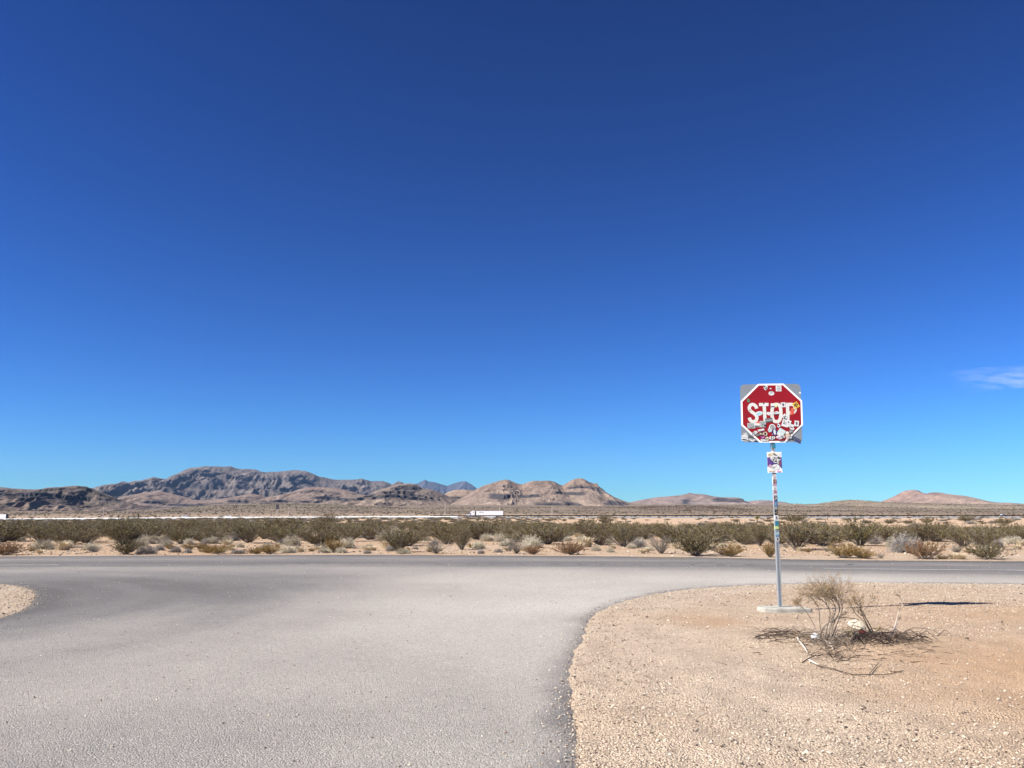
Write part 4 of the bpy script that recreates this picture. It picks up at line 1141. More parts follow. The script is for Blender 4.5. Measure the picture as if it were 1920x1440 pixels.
# post: perforated square tube, built wall by wall with real holes
PW = .0508; PITCHH = .0254 * 1.18; TOP = 3.42
def perforated_post():
    m = MB(); h = PW / 2; n = int(TOP / PITCHH); r = .0088; K = 8
    for side in range(4):
        rot = Matrix.Rotation(side * math.pi / 2, 3, 'Z')
        for i in range(n):
            z0 = i * PITCHH; z1 = z0 + PITCHH; zc = (z0 + z1) / 2
            sq = []; ci = []; inn = []
            for k in range(K):
                w = 2 * math.pi * (k + .5) / K - math.pi / 2
                c, s_ = math.cos(w), math.sin(w); q = max(abs(c), abs(s_))
                sq.append((c / q * h, -h, zc + s_ / q * PITCHH / 2)); ci.append((c * r, -h, zc + s_ * r)); inn.append((c * r, -h + .003, zc + s_ * r))
            # corners of the cell
            vs = [tuple(rot @ Vector(p)) for p in sq + ci + inn + [(-h, -h, z0), (h, -h, z0), (h, -h, z1), (-h, -h, z1)]]
            fs = [(k, (k + 1) % K, K + (k + 1) % K, K + k) for k in range(K)] + [(K + k, K + (k + 1) % K, 2 * K + (k + 1) % K, 2 * K + k) for k in range(K)]
            # fill the corner triangles
            for cidx, cpt in ((3 * K, (-h, z0)), (3 * K + 1, (h, z0)), (3 * K + 2, (h, z1)), (3 * K + 3, (-h, z1))):
                pass
            m.add(vs, fs)
    # dark core painting the shade of the hollow tube, so holes read as openings
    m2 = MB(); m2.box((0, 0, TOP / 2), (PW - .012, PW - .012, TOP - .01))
    return m, m2
pm_, pc_ = perforated_post()
post = pm_.build('post', M_GALV, sign)
pc_.build('hole_shade_core', M_HOLE_SHADE, post)
m = MB()
for sx in (-1, 1):
    for sy in (-1, 1): m.box((sx * (PW / 2 - .0035), sy * (PW / 2 - .0035), TOP / 2), (.0095, .0095, TOP))
m.build('post_corner', M_GALV, post)

# footing
def footing():
    fr_l = on_plane(1434, 1157); fr_r = on_plane(1514, 1160); 
    m = MB(); r_ = random.Random(5)
    base = [(-.30, -.17), (-.15, -.22), (.12, -.235), (.36, -.215), (.395, -.16), (.33, .02), (.16, .17), (-.10, .20), (-.33, .14), (-.375, .0)]
    zt = [.045, .045, .05, .048, .04, .045, .05, .045, .045, .04]
    n = len(base)
    vs = [(x * 1.03, y * 1.03, -.14) for x, y in base] + [(x, y, z - .015) for (x, y), z in zip(base, zt)] + [(x * .95, y * .95, z) for (x, y), z in zip(base, zt)]
    fs = [(i, (i + 1) % n, (i + 1) % n + n, i + n) for i in range(n)] + [(i + n, (i + 1) % n + n, (i + 1) % n + 2 * n, i + 2 * n) for i in range(n)] + [tuple(range(2 * n, 3 * n))]
    m.add(vs, fs)
    o = m.build('footing', simple('pale_concrete', (.33, .315, .27), .9, var=.22, scale=9), sign)
    o.location = (.02, -.03, gz + .02)
    return o
footing()
# local coordinates of the face from the enlarged photo crop (7.2x, origin 1360,700)
_, ZC = at_depth(1448, 775, BY)
FX = 0.0
SC = .914 / 812; SCX = .914 / 826; SCZ = .914 / 800; YAW = R(-11)
TILT = R(-.6)
def fl(zx, zy):
    a = (zx - 632 - (zy - 540) * .026) * SCX; b = (540 - zy) * SCZ
    return (FX + a, ZC + b)
FRONT_Y = -PW / 2 - .014
def octa(r):
    k = r * math.tan(math.pi / 8)
    return [(-k, -r), (k, -r), (r, -k), (r, k), (k, r), (-k, r), (-r, k), (-r, -k)]
m = MB(); pts = []
h = .452
for cx_, cz_, a0 in ((h - .065, -h + .065, -90), (h - .065, h - .065, 0), (-h + .065, h - .065, 90), (-h + .065, -h + .065, 180)):
    for i in range(6): w = R(a0 + 90 * i / 5); pts.append((FX - .010 + cx_ + .065 * math.cos(w), ZC + cz_ + .065 * math.sin(w)))
m.prism(pts, FRONT_Y - .003, FRONT_Y); m.build('backing_plate', M_ALU, sign)
OY = FRONT_Y - .009
m = MB(); m.prism([(FX + x, ZC + z) for x, z in octa(.457)], OY, FRONT_Y - .0032)
face = m.build('sign_face', M_SIGNWHITE, sign)
m = MB(); m.prism([(FX + x, ZC + z) for x, z in octa(.432)], OY - .0010, OY + .001); m.build('red_panel', M_RED, face)
LY = OY - .0016
def ribbon(m, pts, w, closed=False, y=LY):
    P = [Vector((p[0], 0, p[1])) for p in pts]; n = len(P); Lf = []; Rt = []
    for i in range(n):
        a = P[(i - 1) % n] if closed or i > 0 else P[i]; b = P[(i + 1) % n] if closed or i < n - 1 else P[i]
        t = (b - a).normalized(); nn = Vector((-t.z, 0, t.x)); Lf.append(P[i] + nn * w / 2); Rt.append(P[i] - nn * w / 2)
    rng_ = range(n) if closed else range(n - 1)
    base = m.n; vs = []
    for i in range(n): vs += [(Lf[i].x, y, Lf[i].z), (Rt[i].x, y, Rt[i].z), (Lf[i].x, y + .0008, Lf[i].z), (Rt[i].x, y + .0008, Rt[i].z)]
    fs = []
    for i in rng_:
        j = (i + 1) % n
        fs += [(4 * i, 4 * j, 4 * j + 1, 4 * i + 1), (4 * i, 4 * i + 2, 4 * j + 2, 4 * j), (4 * i + 1, 4 * j + 1, 4 * j + 3, 4 * i + 3)]
    m.add(vs, fs)
def smooth_pts(p, k=5):
    out = []; n = len(p)
    for i in range(n - 1):
        p0, p1, p2, p3 = p[max(i - 1, 0)], p[i], p[i + 1], p[min(i + 2, n - 1)]
        for t in [j / k for j in range(k)]:
            out.append(tuple(.5 * (2 * p1[c] + (p2[c] - p0[c]) * t + (2 * p0[c] - 5 * p1[c] + 4 * p2[c] - p3[c]) * t * t + (3 * p1[c] - p0[c] - 3 * p2[c] + p3[c]) * t ** 3) for c in (0, 1)))
    out.append(p[-1]); return out
SWd = 44 * SC
S_pts = [(432, 480), (420, 448), (392, 425), (365, 422), (342, 438), (331, 465), (338, 497), (365, 524), (398, 548), (425, 575), (434, 608), (424, 640), (396, 656), (368, 654), (343, 634), (331, 602)]
mS = MB(); ribbon(mS, [fl(*p) for p in smooth_pts(S_pts)], SWd); mS.build('letter', M_LETTER, face)
mT = MB(); ribbon(mT, [fl(462, 424), fl(592, 424)], SWd); ribbon(mT, [fl(533, 446), fl(545, 664)], SWd); mT.build('letter', M_LETTER, face)
O_pts = []
for i in range(40):
    w = 2 * math.pi * i / 40; c, s_ = math.cos(w), math.sin(w)
    O_pts.append((697 + 60 * math.copysign(abs(c) ** .75, c), 540 - 118 * math.copysign(abs(s_) ** .85, s_)))
mO = MB(); ribbon(mO, [fl(*p) for p in O_pts], SWd, True); mO.build('letter', M_LETTER, face)
mP = MB(); ribbon(mP, [fl(846, 404), fl(850, 664)], SWd)
ribbon(mP, [fl(*p) for p in smooth_pts([(868, 425), (905, 425), (932, 436), (946, 462), (946, 500), (932, 528), (905, 541), (869, 541)])], SWd); mP.build('letter', M_LETTER, face)

# stickers
MATC = {}
PAL = {'white': (.58, .58, .57), 'cream': (.52, .46, .33), 'grey': (.20, .21, .21), 'lgrey': (.34, .36, .35), 'black': (.02, .02, .022), 'dgrey': (.10, .11, .11), 'green': (.07, .20, .09), 'yellow': (.62, .40, .05), 'pyellow': (.66, .64, .30),
       'red': (.55, .05, .04), 'orange': (.62, .13, .06), 'lblue': (.30, .48, .54), 'navy': (.03, .03, .12), 'teal': (.03, .22, .27), 'pteal': (.38, .50, .48), 'purple': (.10, .04, .20), 'pink': (.55, .25, .38), 'maroon': (.16, .05, .07), 'lime': (.42, .58, .18), 'blue': (.06, .14, .28), 'mauve': (.42, .27, .33), 'tan': (.45, .36, .22), 'dred': (.16, .01, .015)}
def cm_(c):
    if c not in MATC: MATC[c] = simple('sticker_' + c, PAL[c], .45, var=.06, scale=25, spec=.35)
    return MATC[c]
class Stick: n = 0
def sticker(parent, cx_, cz_, w, h, ang, col, shape='rect', marks=(), y0=None, thick=.00035):
    """thin vinyl sheet standing proud of what it sticks on; marks: (dx, dz, w, h, angle, colour) in units of its half size"""
    Stick.n += 1
    y = (y0 if y0 is not None else LY) - .0006 - Stick.n * .00011
    m = MB(); ca, sa = math.cos(ang), math.sin(ang)
    if shape == 'rect': P = [(-1, -1), (1, -1), (1, 1), (-1, 1)]
    elif shape == 'oval': P = [(math.cos(2 * math.pi * i / 18), math.sin(2 * math.pi * i / 18)) for i in range(18)]
    else:
        r_ = random.Random(Stick.n); k = 11
        P = [(math.cos(2 * math.pi * i / k) * r_.uniform(.72, 1.1), math.sin(2 * math.pi * i / k) * r_.uniform(.72, 1.1)) for i in range(k)]
    def tr(p, q): a, b = p * w / 2, q * h / 2; return (cx_ + a * ca - b * sa, cz_ + a * sa + b * ca)
    m.prism([tr(*p) for p in P], y, y + thick)
    o = m.build('sticker', cm_(col), parent)
    by = {}
    for (dx, dz, mw, mh, ma, mc) in marks: by.setdefault(mc, []).append((dx, dz, mw, mh, ma))
    for mc, L in by.items():
        mm = MB()
        for (dx, dz, mw, mh, ma) in L:
            c2, s2 = math.cos(ma), math.sin(ma)
            Q = [(dx + (a * mw * c2 - b * mh * s2), dz + (a * mw * s2 + b * mh * c2)) for a, b in ((-1, -1), (1, -1), (1, 1), (-1, 1))]
            mm.prism([tr(*q) for q in Q], y - .0001, y + .0001)
        mm.build('print', cm_(mc), o)
    return o
def mk(style, c='black', seed=0):
    r_ = random.Random(seed * 7 + 1)
    if style == 'lines': return [(r_.uniform(-.1, .1), d, r_.uniform(.6, .8), .12, 0, c) for d in (-.55, 0, .55)]
    if style == 'scrib': return [(r_.uniform(-.6, .6), r_.uniform(-.6, .6), r_.uniform(.15, .45), r_.uniform(.06, .16), r_.uniform(-1.5, 1.5), c) for _ in range(8)]
    if style == 'blob': return [(.0, .1, .42, .45, .2, c), (.1, -.4, .25, .2, .8, c), (-.2, .3, .3, .15, -.5, c)]
    if style == 'bar': return [(0, -.55, .9, .3, .05, c)]
    if style == 'text': return [(-.75 + .3 * i, .0, .08, .4, r_.uniform(-.2, .2), c) for i in range(6)] + [(-.68 + .3 * i, r_.uniform(-.3, .3), .12, .1, 0, c) for i in range(6)]
    if style == 'ring': return [(math.cos(a) * .6, math.sin(a) * .6, .2, .09, a + 1.57, c) for a in [2 * math.pi * i / 12 for i in range(12)]] + [(-.15, 0, .08, .38, .15, c), (0, .3, .25, .08, 0, c), (0, 0, .2, .08, .1, c), (.1, -.3, .2, .08, .2, c), (.25, .1, .07, .3, .3, c)]
    if style == 'dots': return [(-.35, 0, .22, .25, .3, c), (.4, .1, .22, .2, -.2, c)]
    return []
ST = [(555, 190, 60, 76, 0, 'white', 'rough', 'scrib', 'black'), (620, 206, 24, 17, -.5, 'white', 'oval', '', ''), (727, 206, 74, 80, 0, 'white', 'rect', 'lines', 'dgrey'), (630, 273, 76, 58, 0, 'white', 'oval', '', ''), (622, 270, 46, 10, .05, 'lgrey', 'rect', '', ''),
 (318, 368, 42, 62, .35, 'green', 'rough', 'scrib', 'dgrey'), (650, 437, 58, 58, .05, 'white', 'rect', 'bar', 'dgrey'), (690, 438, 36, 56, 0, 'pyellow', 'rough', '', ''), (788, 430, 62, 66, .06, 'white', 'rect', 'blob', 'dgrey'),
 (550, 425, 90, 38, -.35, 'white', 'rough', '', ''), (526, 410, 26, 22, 0, 'dgrey', 'oval', '', ''), (460, 547, 106, 62, .25, 'white', 'oval', '', ''), (460, 550, 84, 46, .3, 'lblue', 'rough', '', ''), (600, 550, 76, 44, -.3, 'white', 'oval', '', ''), (606, 556, 40, 8, -.5, 'lgrey', 'rect', '', ''),
 (700, 538, 84, 46, 0, 'white', 'rough', 'scrib', 'lgrey'), (698, 562, 66, 18, .05, 'black', 'rough', '', ''), (806, 590, 58, 62, .7, 'white', 'rect', 'scrib', 'dgrey'), (815, 622, 44, 12, -.3, 'black', 'rect', '', ''),
 (912, 500, 62, 50, -.1, 'orange', 'rough', 'dots', 'maroon'), (905, 540, 58, 62, -.15, 'red', 'rough', 'scrib', 'orange'), (958, 438, 72, 82, .55, 'yellow', 'rect', 'scrib', 'black'), (958, 438, 60, 12, .55, 'black', 'rect', '', ''),
 (358, 712, 104, 74, .0, 'lgrey', 'rect', 'lines', 'grey'), (372, 730, 50, 10, .3, 'black', 'rect', '', ''), (452, 672, 44, 40, -.3, 'orange', 'rough', '', ''), (450, 705, 100, 52, -.08, 'white', 'rect', 'bar', 'black'), (512, 690, 84, 86, -.05, 'lgrey', 'rect', 'scrib', 'grey'), (545, 712, 30, 36, 0, 'black', 'rough', '', ''),
 (595, 638, 92, 56, .15, 'dgrey', 'rect', 'text', 'lgrey'), (610, 772, 62, 72, .2, 'pteal', 'rough', 'scrib', 'lgrey'), (640, 735, 86, 88, 0, 'white', 'oval', 'ring', 'black'), (672, 800, 72, 98, .12, 'navy', 'oval', '', ''), (672, 798, 30, 76, .1, 'white', 'oval', '', ''),
 (722, 692, 20, 26, .2, 'white', 'rough', '', ''), (727, 714, 44, 46, -.5, 'white', 'oval', '', ''), (722, 712, 28, 26, -.2, 'navy', 'rough', '', ''), (815, 680, 88, 98, -.28, 'white', 'rect', 'scrib', 'lgrey'), (795, 685, 24, 10, -.5, 'black', 'rect', '', ''), (868, 662, 50, 40, -.4, 'white', 'rect', '', ''), (858, 668, 16, 24, .5, 'black', 'rect', '', ''),
 (885, 712, 84, 48, -.35, 'white', 'rect', 'lines', 'lgrey'), (905, 750, 80, 44, -.45, 'white', 'rough', '', ''), (898, 738, 48, 12, -.35, 'black', 'rect', '', ''), (965, 685, 58, 76, -.12, 'white', 'rect', 'blob', 'dgrey'), (890, 790, 58, 62, .3, 'dgrey', 'rough', 'scrib', 'lgrey'),
 (765, 795, 92, 74, -.55, 'pteal', 'rect', 'lines', 'white'), (735, 832, 90, 46, -.5, 'white', 'rough', '', ''), (490, 772, 84, 28, .2, 'white', 'rect', 'bar', 'lgrey'), (400, 812, 96, 50, .5, 'white', 'rough', 'scrib', 'dgrey'), (444, 838, 66, 40, .2, 'dgrey', 'rough', 'scrib', 'grey'), (492, 822, 56, 56, .1, 'black', 'rough', 'scrib', 'cream'),
 (545, 822, 66, 60, -.5, 'cream', 'rough', 'blob', 'black'), (510, 870, 70, 44, .1, 'purple', 'rough', 'scrib', 'red'), (520, 872, 40, 16, .6, 'pink', 'rough', '', ''), (520, 908, 66, 24, -.05, 'white', 'rect', 'lines', 'lgrey'), (572, 890, 54, 64, -.2, 'cream', 'rough', 'scrib', 'dgrey'), (640, 880, 84, 60, .1, 'white', 'rough', 'scrib', 'dgrey'),
 (752, 866, 128, 56, .08, 'white', 'rough', 'scrib', 'dgrey'), (840, 812, 46, 44, 0, 'white', 'oval', '', ''), (846, 838, 64, 38, -.1, 'tan', 'oval', 'bar', 'cream'), (845, 872, 56, 56, -.1, 'cream', 'rough', 'lines', 'mauve'), (878, 862, 40, 60, .5, 'lgrey', 'rough', 'scrib', 'grey'), (762, 908, 100, 28, 0, 'dred', 'rough', '', ''),
 (720, 885, 60, 14, -.4, 'mauve', 'rect', '', '')]
for i, (cx_, cy_, w, h, an, col, shp, sty, pc) in enumerate(ST):
    p = fl(cx_, cy_)
    sticker(sign, p[0], p[1], w * SC, h * SC, an, col, shp, mk(sty, pc, i))
# graffiti marks left of the letters
m = MB()
for L_ in ([(262, 548), (272, 575), (300, 585), (322, 570)], [(288, 512), (300, 545), (318, 556)], [(322, 500), (345, 498), (356, 505)], [(330, 520), (338, 545)]): ribbon(m, [fl(*p) for p in L_], 8 * SC, False, LY - .0004)
m.build('graffiti', cm_('dred'), face)
# stickers on the plate corners
PY = FRONT_Y - .0034
for i, (cx_, cy_, w, h, an, col, shp, sty, pc) in enumerate([(236, 862, 22, 62, 0, 'maroon', 'rough', '', ''), (278, 826, 56, 42, .1, 'lgrey', 'rect', 'scrib', 'white'), (272, 872, 92, 62, -.1, 'white', 'rect', 'text', 'lgrey'), (272, 908, 100, 30, -.15, 'black', 'rough', 'bar', 'white'),
   (368, 866, 110, 34, -.2, 'dgrey', 'rect', 'lines', 'black'), (372, 906, 116, 40, -.35, 'white', 'rough', 'scrib', 'grey'), (330, 925, 40, 22, 0, 'dgrey', 'rough', '', ''), (420, 922, 60, 22, -.1, 'black', 'rough', '', ''), (962, 904, 130, 58, -.5, 'dgrey', 'rect', 'lines', 'navy'), (985, 930, 80, 16, -.5, 'navy', 'rect', '', ''), (955, 880, 96, 10, -.5, 'navy', 'rect', '', ''), (1014, 268, 30, 26, 0, 'white', 'oval', '', '')]):
    p = fl(cx_, cy_)
    y0 = PY if 1 else LY
    sticker(sign, p[0], p[1], w * SC, h * SC, an, col, shp, mk(sty, pc, i + 90), y0=y0 + .006)
# small plate under the sign
def post_at(py):
    return at_depth(1454, py, BY)[1]
z_top, z_bot = post_at(848), post_at(886.5)
pxc = at_depth(1451.7, 867, BY)[0] - BX
sp_w = at_depth(1464.8, 867, BY)[0] - at_depth(1438.6, 867, BY)[0]
m = MB(); m.box((pxc, FRONT_Y - .002, (z_top + z_bot) / 2), (sp_w, .003, z_top - z_bot)); small = m.build('small_plate', M_SIGNWHITE, sign)
zc_, hh = (z_top + z_bot) / 2, (z_top - z_bot)
SY = FRONT_Y - .0036 + .006
def splate(dx, dz, w, h, an, col, shp='rough', sty='', pc='black', k=0):
    sticker(small, pxc + dx * sp_w / 2, zc_ + dz * hh / 2, w * sp_w / 2, h * hh / 2, an, col, shp, mk(sty, pc, k), y0=SY)
splate(0, .05, 1.98, .9, 0, 'purple', 'rect', 'scrib', 'navy', 3)
splate(-.55, .72, .8, .45, 0, 'cream', 'rough', 'scrib', 'tan', 4)
splate(.05, .78, .7, .25, -.2, 'tan', 'rough', '', '', 5)
splate(.42, .55, 1.3, .14, -.7, 'dgrey', 'rect'); splate(.62, .78, .7, .5, -.1, 'white', 'rough')
splate(-.2, 1.02, .55, .3, -.3, 'white', 'rough')
splate(.15, .36, 1.5, .62, -.15, 'white', 'rough', 'scrib', 'black', 9); splate(-.05, .42, .55, .22, -.3, 'dgrey', 'rough', 'scrib', 'white', 10); splate(.2, .1, 1.2, .5, -.2, 'black', 'rough', 'scrib', 'white', 11); splate(.25, .3, .5, .2, .2, 'white', 'rough', 'scrib', 'black', 12)
splate(-.35, .3, .45, .2, -.3, 'white', 'rough', 'text', 'black', 14); splate(.55, .02, .4, .24, .2, 'white', 'rough', 'scrib', 'black', 13); splate(.75, -.1, .4, .35, 0, 'maroon', 'rough')
splate(.05, -.48, 1.5, .62, .08, 'white', 'rough', 'scrib', 'lgrey', 15); splate(-.62, -.38, .5, .35, .3, 'mauve', 'rough'); splate(-.45, -.78, .9, .3, 0, 'white', 'rough', 'bar', 'tan', 6); splate(.55, -.88, .7, .18, 0, 'pink', 'rough'); splate(.85, -.45, .22, .3, .3, 'navy', 'rough')
# stickers wrapped on the post
PP = [(833, 841, 'teal', '', ''), (889.5, 899, 'white', 'scrib', 'mauve'), (899, 907, 'maroon', 'scrib', 'cream'), (907, 911.5, 'mauve', '', ''), (911.5, 919, 'white', 'scrib', 'lgrey'), (919, 926, 'mauve', 'scrib', 'maroon'), (926, 931, 'white', 'bar', 'black'), (931, 939, 'black', 'scrib', 'white'), (939, 949, 'blue', 'scrib', 'lblue'), (949, 956, 'dgrey', 'scrib', 'white'), (956, 966, 'black', 'scrib', 'tan'),
      (966, 976.5, 'white', 'blob', 'dgrey'), (976.5, 986, 'teal', 'scrib', 'blue'), (986.5, 992, 'lime', 'lines', 'pyellow'), (997.5, 1002.5, 'lblue', 'scrib', 'white'), (1002.5, 1006.5, 'blue', 'scrib', 'lblue'), (1007, 1015.5, 'white', 'blob', 'black')]
for i, (a, b, col, sty, pc) in enumerate(PP):
    za, zb = post_at(a), post_at(b)
    shp = 'oval' if col in ('lime',) or a == 1007 else 'rect'
    w = PW * (1.02 if shp == 'rect' else 1.08)
    so = sticker(sign, random.uniform(-.001, .001), (za + zb) / 2, w, (za - zb) * 1.0, random.uniform(-.06, .06), col, shp, mk(sty, pc, i + 40), y0=-PW / 2 + (.0045 if i else -.022)); so['on_post'] = 1
m_side = [(892, 907, 'white'), (911, 919, 'white'), (966, 975, 'white'), (986, 992, 'lime'), (920, 925, 'lgrey'), (926, 945, 'mauve')]
for a, b, col in m_side:
    za, zb = post_at(a), post_at(b); mm = MB(); mm.box((-PW / 2 - .0006, -.002, (za + zb) / 2), (.0005, .042, za - zb)); mm.build('sticker', cm_(col), sign)
# bolts
for zz_ in (post_at(735), post_at(815)):
    m = MB(); m.tube([(0, LY - .012, zz_), (0, LY - .002, zz_)], .008, 6, cap=True); m.build('bolt', M_GALV, sign)

for o in sign.children:
    nm = o.name.split('.')[0]
    if nm in ('backing_plate', 'sign_face', 'small_plate', 'bolt') or (nm == 'sticker' and max(v.co.z for v in o.data.vertices) > ZC - .46 and not o.get('on_post')):
        o.rotation_euler = (0, 0, YAW)
        if nm != 'small_plate' and max(v.co.z for v in o.data.vertices) > ZC - .5:
            Ry, Rz, pv_ = Matrix.Rotation(R(.9), 4, 'Y'), Matrix.Rotation(YAW, 4, 'Z'), Vector((0, 0, ZC))
            o.matrix_basis = Rz @ Matrix.Translation(pv_) @ Ry @ Matrix.Translation(-pv_)
# ------------------------------------------------------------------ dead shrub in front of the sign
M_DEAD = stem_mat('dead_grey_twig', (.09, .07, .052), (.28, .23, .18))
M_DEAD_D = stem_mat('dark_dead_twig', (.03, .022, .018), (.13, .095, .07))
M_DEAD_L = leaf_mat('dry_leaf', (.20, .135, .055), (.32, .22, .10), (.25, .165, .08))
M_BLEACH = stem_mat('bleached_branch', (.50, .44, .36), (.62, .56, .48))
r3 = random.Random(12)
def px_pt(px, py, Y):
    x, z = at_depth(px, py, Y); return Vector((x, Y, z))
def twig(m, p, d, ln, r0, depth, leaf=None, up=.0, jit=.25):
    n = 5; pts = [p.copy()]; q = p.copy(); dd = d.normalized()
    for k in range(n):
        dd = (dd + Vector((r3.gauss(0, jit), r3.gauss(0, jit), r3.gauss(up, jit))) * .5).normalized(); q = q + dd * ln / n; pts.append(q.copy())
    m.tube(pts, [r0 * (1 - .75 * k / n) for k in range(n + 1)], 4)
    if depth > 0:
        for k in range(2, n + 1):
            for _ in range(r3.choice((1, 2))):
                d2 = (dd + Vector((r3.gauss(0, .55), r3.gauss(0, .55), r3.gauss(.05, .45)))).normalized()
                twig(m, pts[k], d2, ln * r3.uniform(.4, .65), r0 * .5, depth - 1, leaf, up, jit)
    elif leaf is not None:
        for _ in range(3):
            c = pts[r3.randrange(1, n + 1)] + Vector((r3.gauss(0, .008), r3.gauss(0, .008), r3.gauss(0, .008)))
            a = Vector((r3.gauss(0, 1), r3.gauss(0, 1), r3.gauss(0, 1))).normalized(); b = a.orthogonal().normalized(); s = r3.uniform(.004, .008)
            leaf.add([tuple(c - a * s), tuple(c + b * s * .6), tuple(c + a * s), tuple(c - b * s * .6)], [(0, 1, 2, 3)])
def rel(m, o):
    m.v = [(a - o.x, b - o.y, c - o.z) for a, b, c in m.v]; return m
def shrub(name, base_px, label, limbs, YB, mat, ground_twigs=0, leaf_dens=1):
    bx, by, bz = on_ground(*base_px)
    o = Vector((bx, by, bz))
    t = empty(name, o, label, 'bush')
    L = MB(); B = MB()
    for (path, r0, plume) in limbs:
        m = MB()
        pts = [px_pt(px, py, by + dy) for px, py, dy in path]
        sm = smooth_pts3(pts)
        m.tube(sm, [r0 * (1 - .7 * i / (len(sm) - 1)) for i in range(len(sm))], 6)
        rel(m, o).build('stem', mat, t)
        for (frac, cnt, ln, dpt) in plume:
            i = min(len(sm) - 2, int(frac * (len(sm) - 1))); dd = (sm[i + 1] - sm[i]).normalized()
            for _ in range(cnt):
                twig(B, sm[i] + (sm[i + 1] - sm[i]) * r3.random(), dd + Vector((r3.gauss(-.1, .45), r3.gauss(0, .5), r3.gauss(.1, .25))), ln * r3.uniform(.6, 1.1), r0 * .33, dpt, L if leaf_dens else None, .02, .22)
    rel(B, o).build('twigs', mat, t)
    if L.n: rel(L, o).build('foliage', M_DEAD_L, t)
    t.scale = (1, 1, .86)
    return t
def smooth_pts3(p, k=4):
    out = []; n = len(p)
    for i in range(n - 1):
        p0, p1, p2, p3 = p[max(i - 1, 0)], p[i], p[i + 1], p[min(i + 2, n - 1)]
        for j in range(k):
            t = j / k
            out.append(.5 * (2 * p1 + (p2 - p0) * t + (2 * p0 - 5 * p1 + 4 * p2 - p3) * t * t + (3 * p1 - p0 - 3 * p2 + p3) * t ** 3))
    out.append(p[-1]); return out
PL = [(.5, 2, .22, 1), (.6, 2, .26, 2), (.72, 2, .28, 2), (.82, 3, .26, 2), (.92, 2, .2, 2), (.98, 2, .14, 1)]
shrub('dead_shrub', (1545, 1200), 'half-dead wispy creosote shrub with drooping grey branches in front of the sign footing', [
    ([(1540, 1203, 0), (1537, 1165, .03), (1534, 1130, .05), (1522, 1110, .05), (1514, 1104, .05)], .007, [(.5, 2, .16, 1), (.7, 2, .18, 2), (.92, 3, .12, 1)]),
    ([(1545, 1203, 0), (1552, 1165, -.05), (1556, 1140, -.08), (1548, 1120, -.08), (1540, 1112, -.1)], .008, PL),
    ([(1550, 1203, 0), (1560, 1160, .0), (1566, 1130, .06), (1556, 1110, .1), (1548, 1106, .1)], .008, PL),
    ([(1555, 1205, 0), (1562, 1168, .1), (1573, 1140, .14), (1572, 1122, .16), (1563, 1108, .2)], .008, PL),
    ([(1556, 1205, 0), (1566, 1175, .02), (1577, 1140, .0), (1578, 1125, -.02), (1574, 1112, .0)], .007, PL),
    ([(1540, 1205, 0), (1525, 1165, .1), (1512, 1140, .12), (1503, 1128, .12), (1494, 1120, .1)], .005, [(.6, 3, .12, 1), (.85, 4, .10, 2)]),
    ([(1538, 1203, 0), (1541, 1178, -.1), (1552, 1163, -.12), (1568, 1152, -.1), (1590, 1151, -.1), (1610, 1156, -.1), (1600, 1163, -.1), (1595, 1180, -.1)], .010, [(.4, 2, .12, 1), (.8, 3, .12, 1)]),
    ([(1550, 1205, 0), (1554, 1180, .1), (1562, 1160, .12), (1572, 1150, .14)], .009, [(.5, 4, .2, 1), (.9, 3, .15, 1)]),
    ([(1562, 1203, 0), (1575, 1187, -.1), (1590, 1180, -.1), (1605, 1185, -.1)], .007, [(.5, 3, .1, 1)]),
    ([(1552, 1203, 0), (1566, 1190, -.2), (1575, 1198, -.3), (1590, 1200, -.35)], .008, [(.6, 4, .12, 1)]),
    ([(1535, 1205, 0), (1520, 1195, -.1), (1505, 1188, -.1), (1497, 1192, -.15)], .006, [(.4, 4, .15, 1), (.8, 4, .12, 1)]),
    ([(1560, 1205, 0), (1570, 1178, -.1), (1583, 1186, -.2)], .007, [(.5, 5, .14, 1)])], 0, M_DEAD)
shrub('dead_shrub', (1634, 1188), 'small dry shrub with a leaning forked stem and feathery top right of the pale stone', [
    ([(1636, 1188, 0), (1630, 1178, 0), (1624, 1165, 0), (1617, 1148, 0), (1612, 1135, 0)], .010, [(.7, 2, .16, 1), (.9, 3, .18, 2)]),
    ([(1638, 1188, 0), (1632, 1172, .05), (1626, 1160, .06), (1617, 1143, .08), (1614, 1130, .1)], .008, [(.5, 2, .16, 1), (.75, 3, .2, 2), (.95, 2, .16, 1)]),
    ([(1634, 1188, 0), (1618, 1160, .1), (1606, 1148, .1), (1600, 1135, .1)], .005, [(.6, 3, .16, 1), (.9, 2, .16, 2)]),
    ([(1640, 1190, 0), (1646, 1182, 0), (1655, 1188, 0)], .006, [(.4, 6, .07, 1)])], 0, M_DEAD_D)
shrub('dead_shrub', (1670, 1194), 'lone thin pale stem with a tiny tuft on top, rightmost of the dry shrubs', [
    ([(1669, 1193, 0), (1674, 1182, 0), (1680, 1162, 0), (1683, 1145, 0), (1685, 1138, 0), (1691, 1125, 0), (1688, 1112, 0), (1685, 1104, 0)], .0085, [(.55, 2, .06, 1), (.9, 3, .07, 1), (.97, 5, .08, 1)]),
    ([(1672, 1193, 0), (1679, 1176, 0), (1684, 1160, 0), (1687, 1152, 0)], .006, [(.7, 2, .05, 1)])], 0, stem_mat('pale_stem', (.40, .34, .28), (.5, .43, .36)))
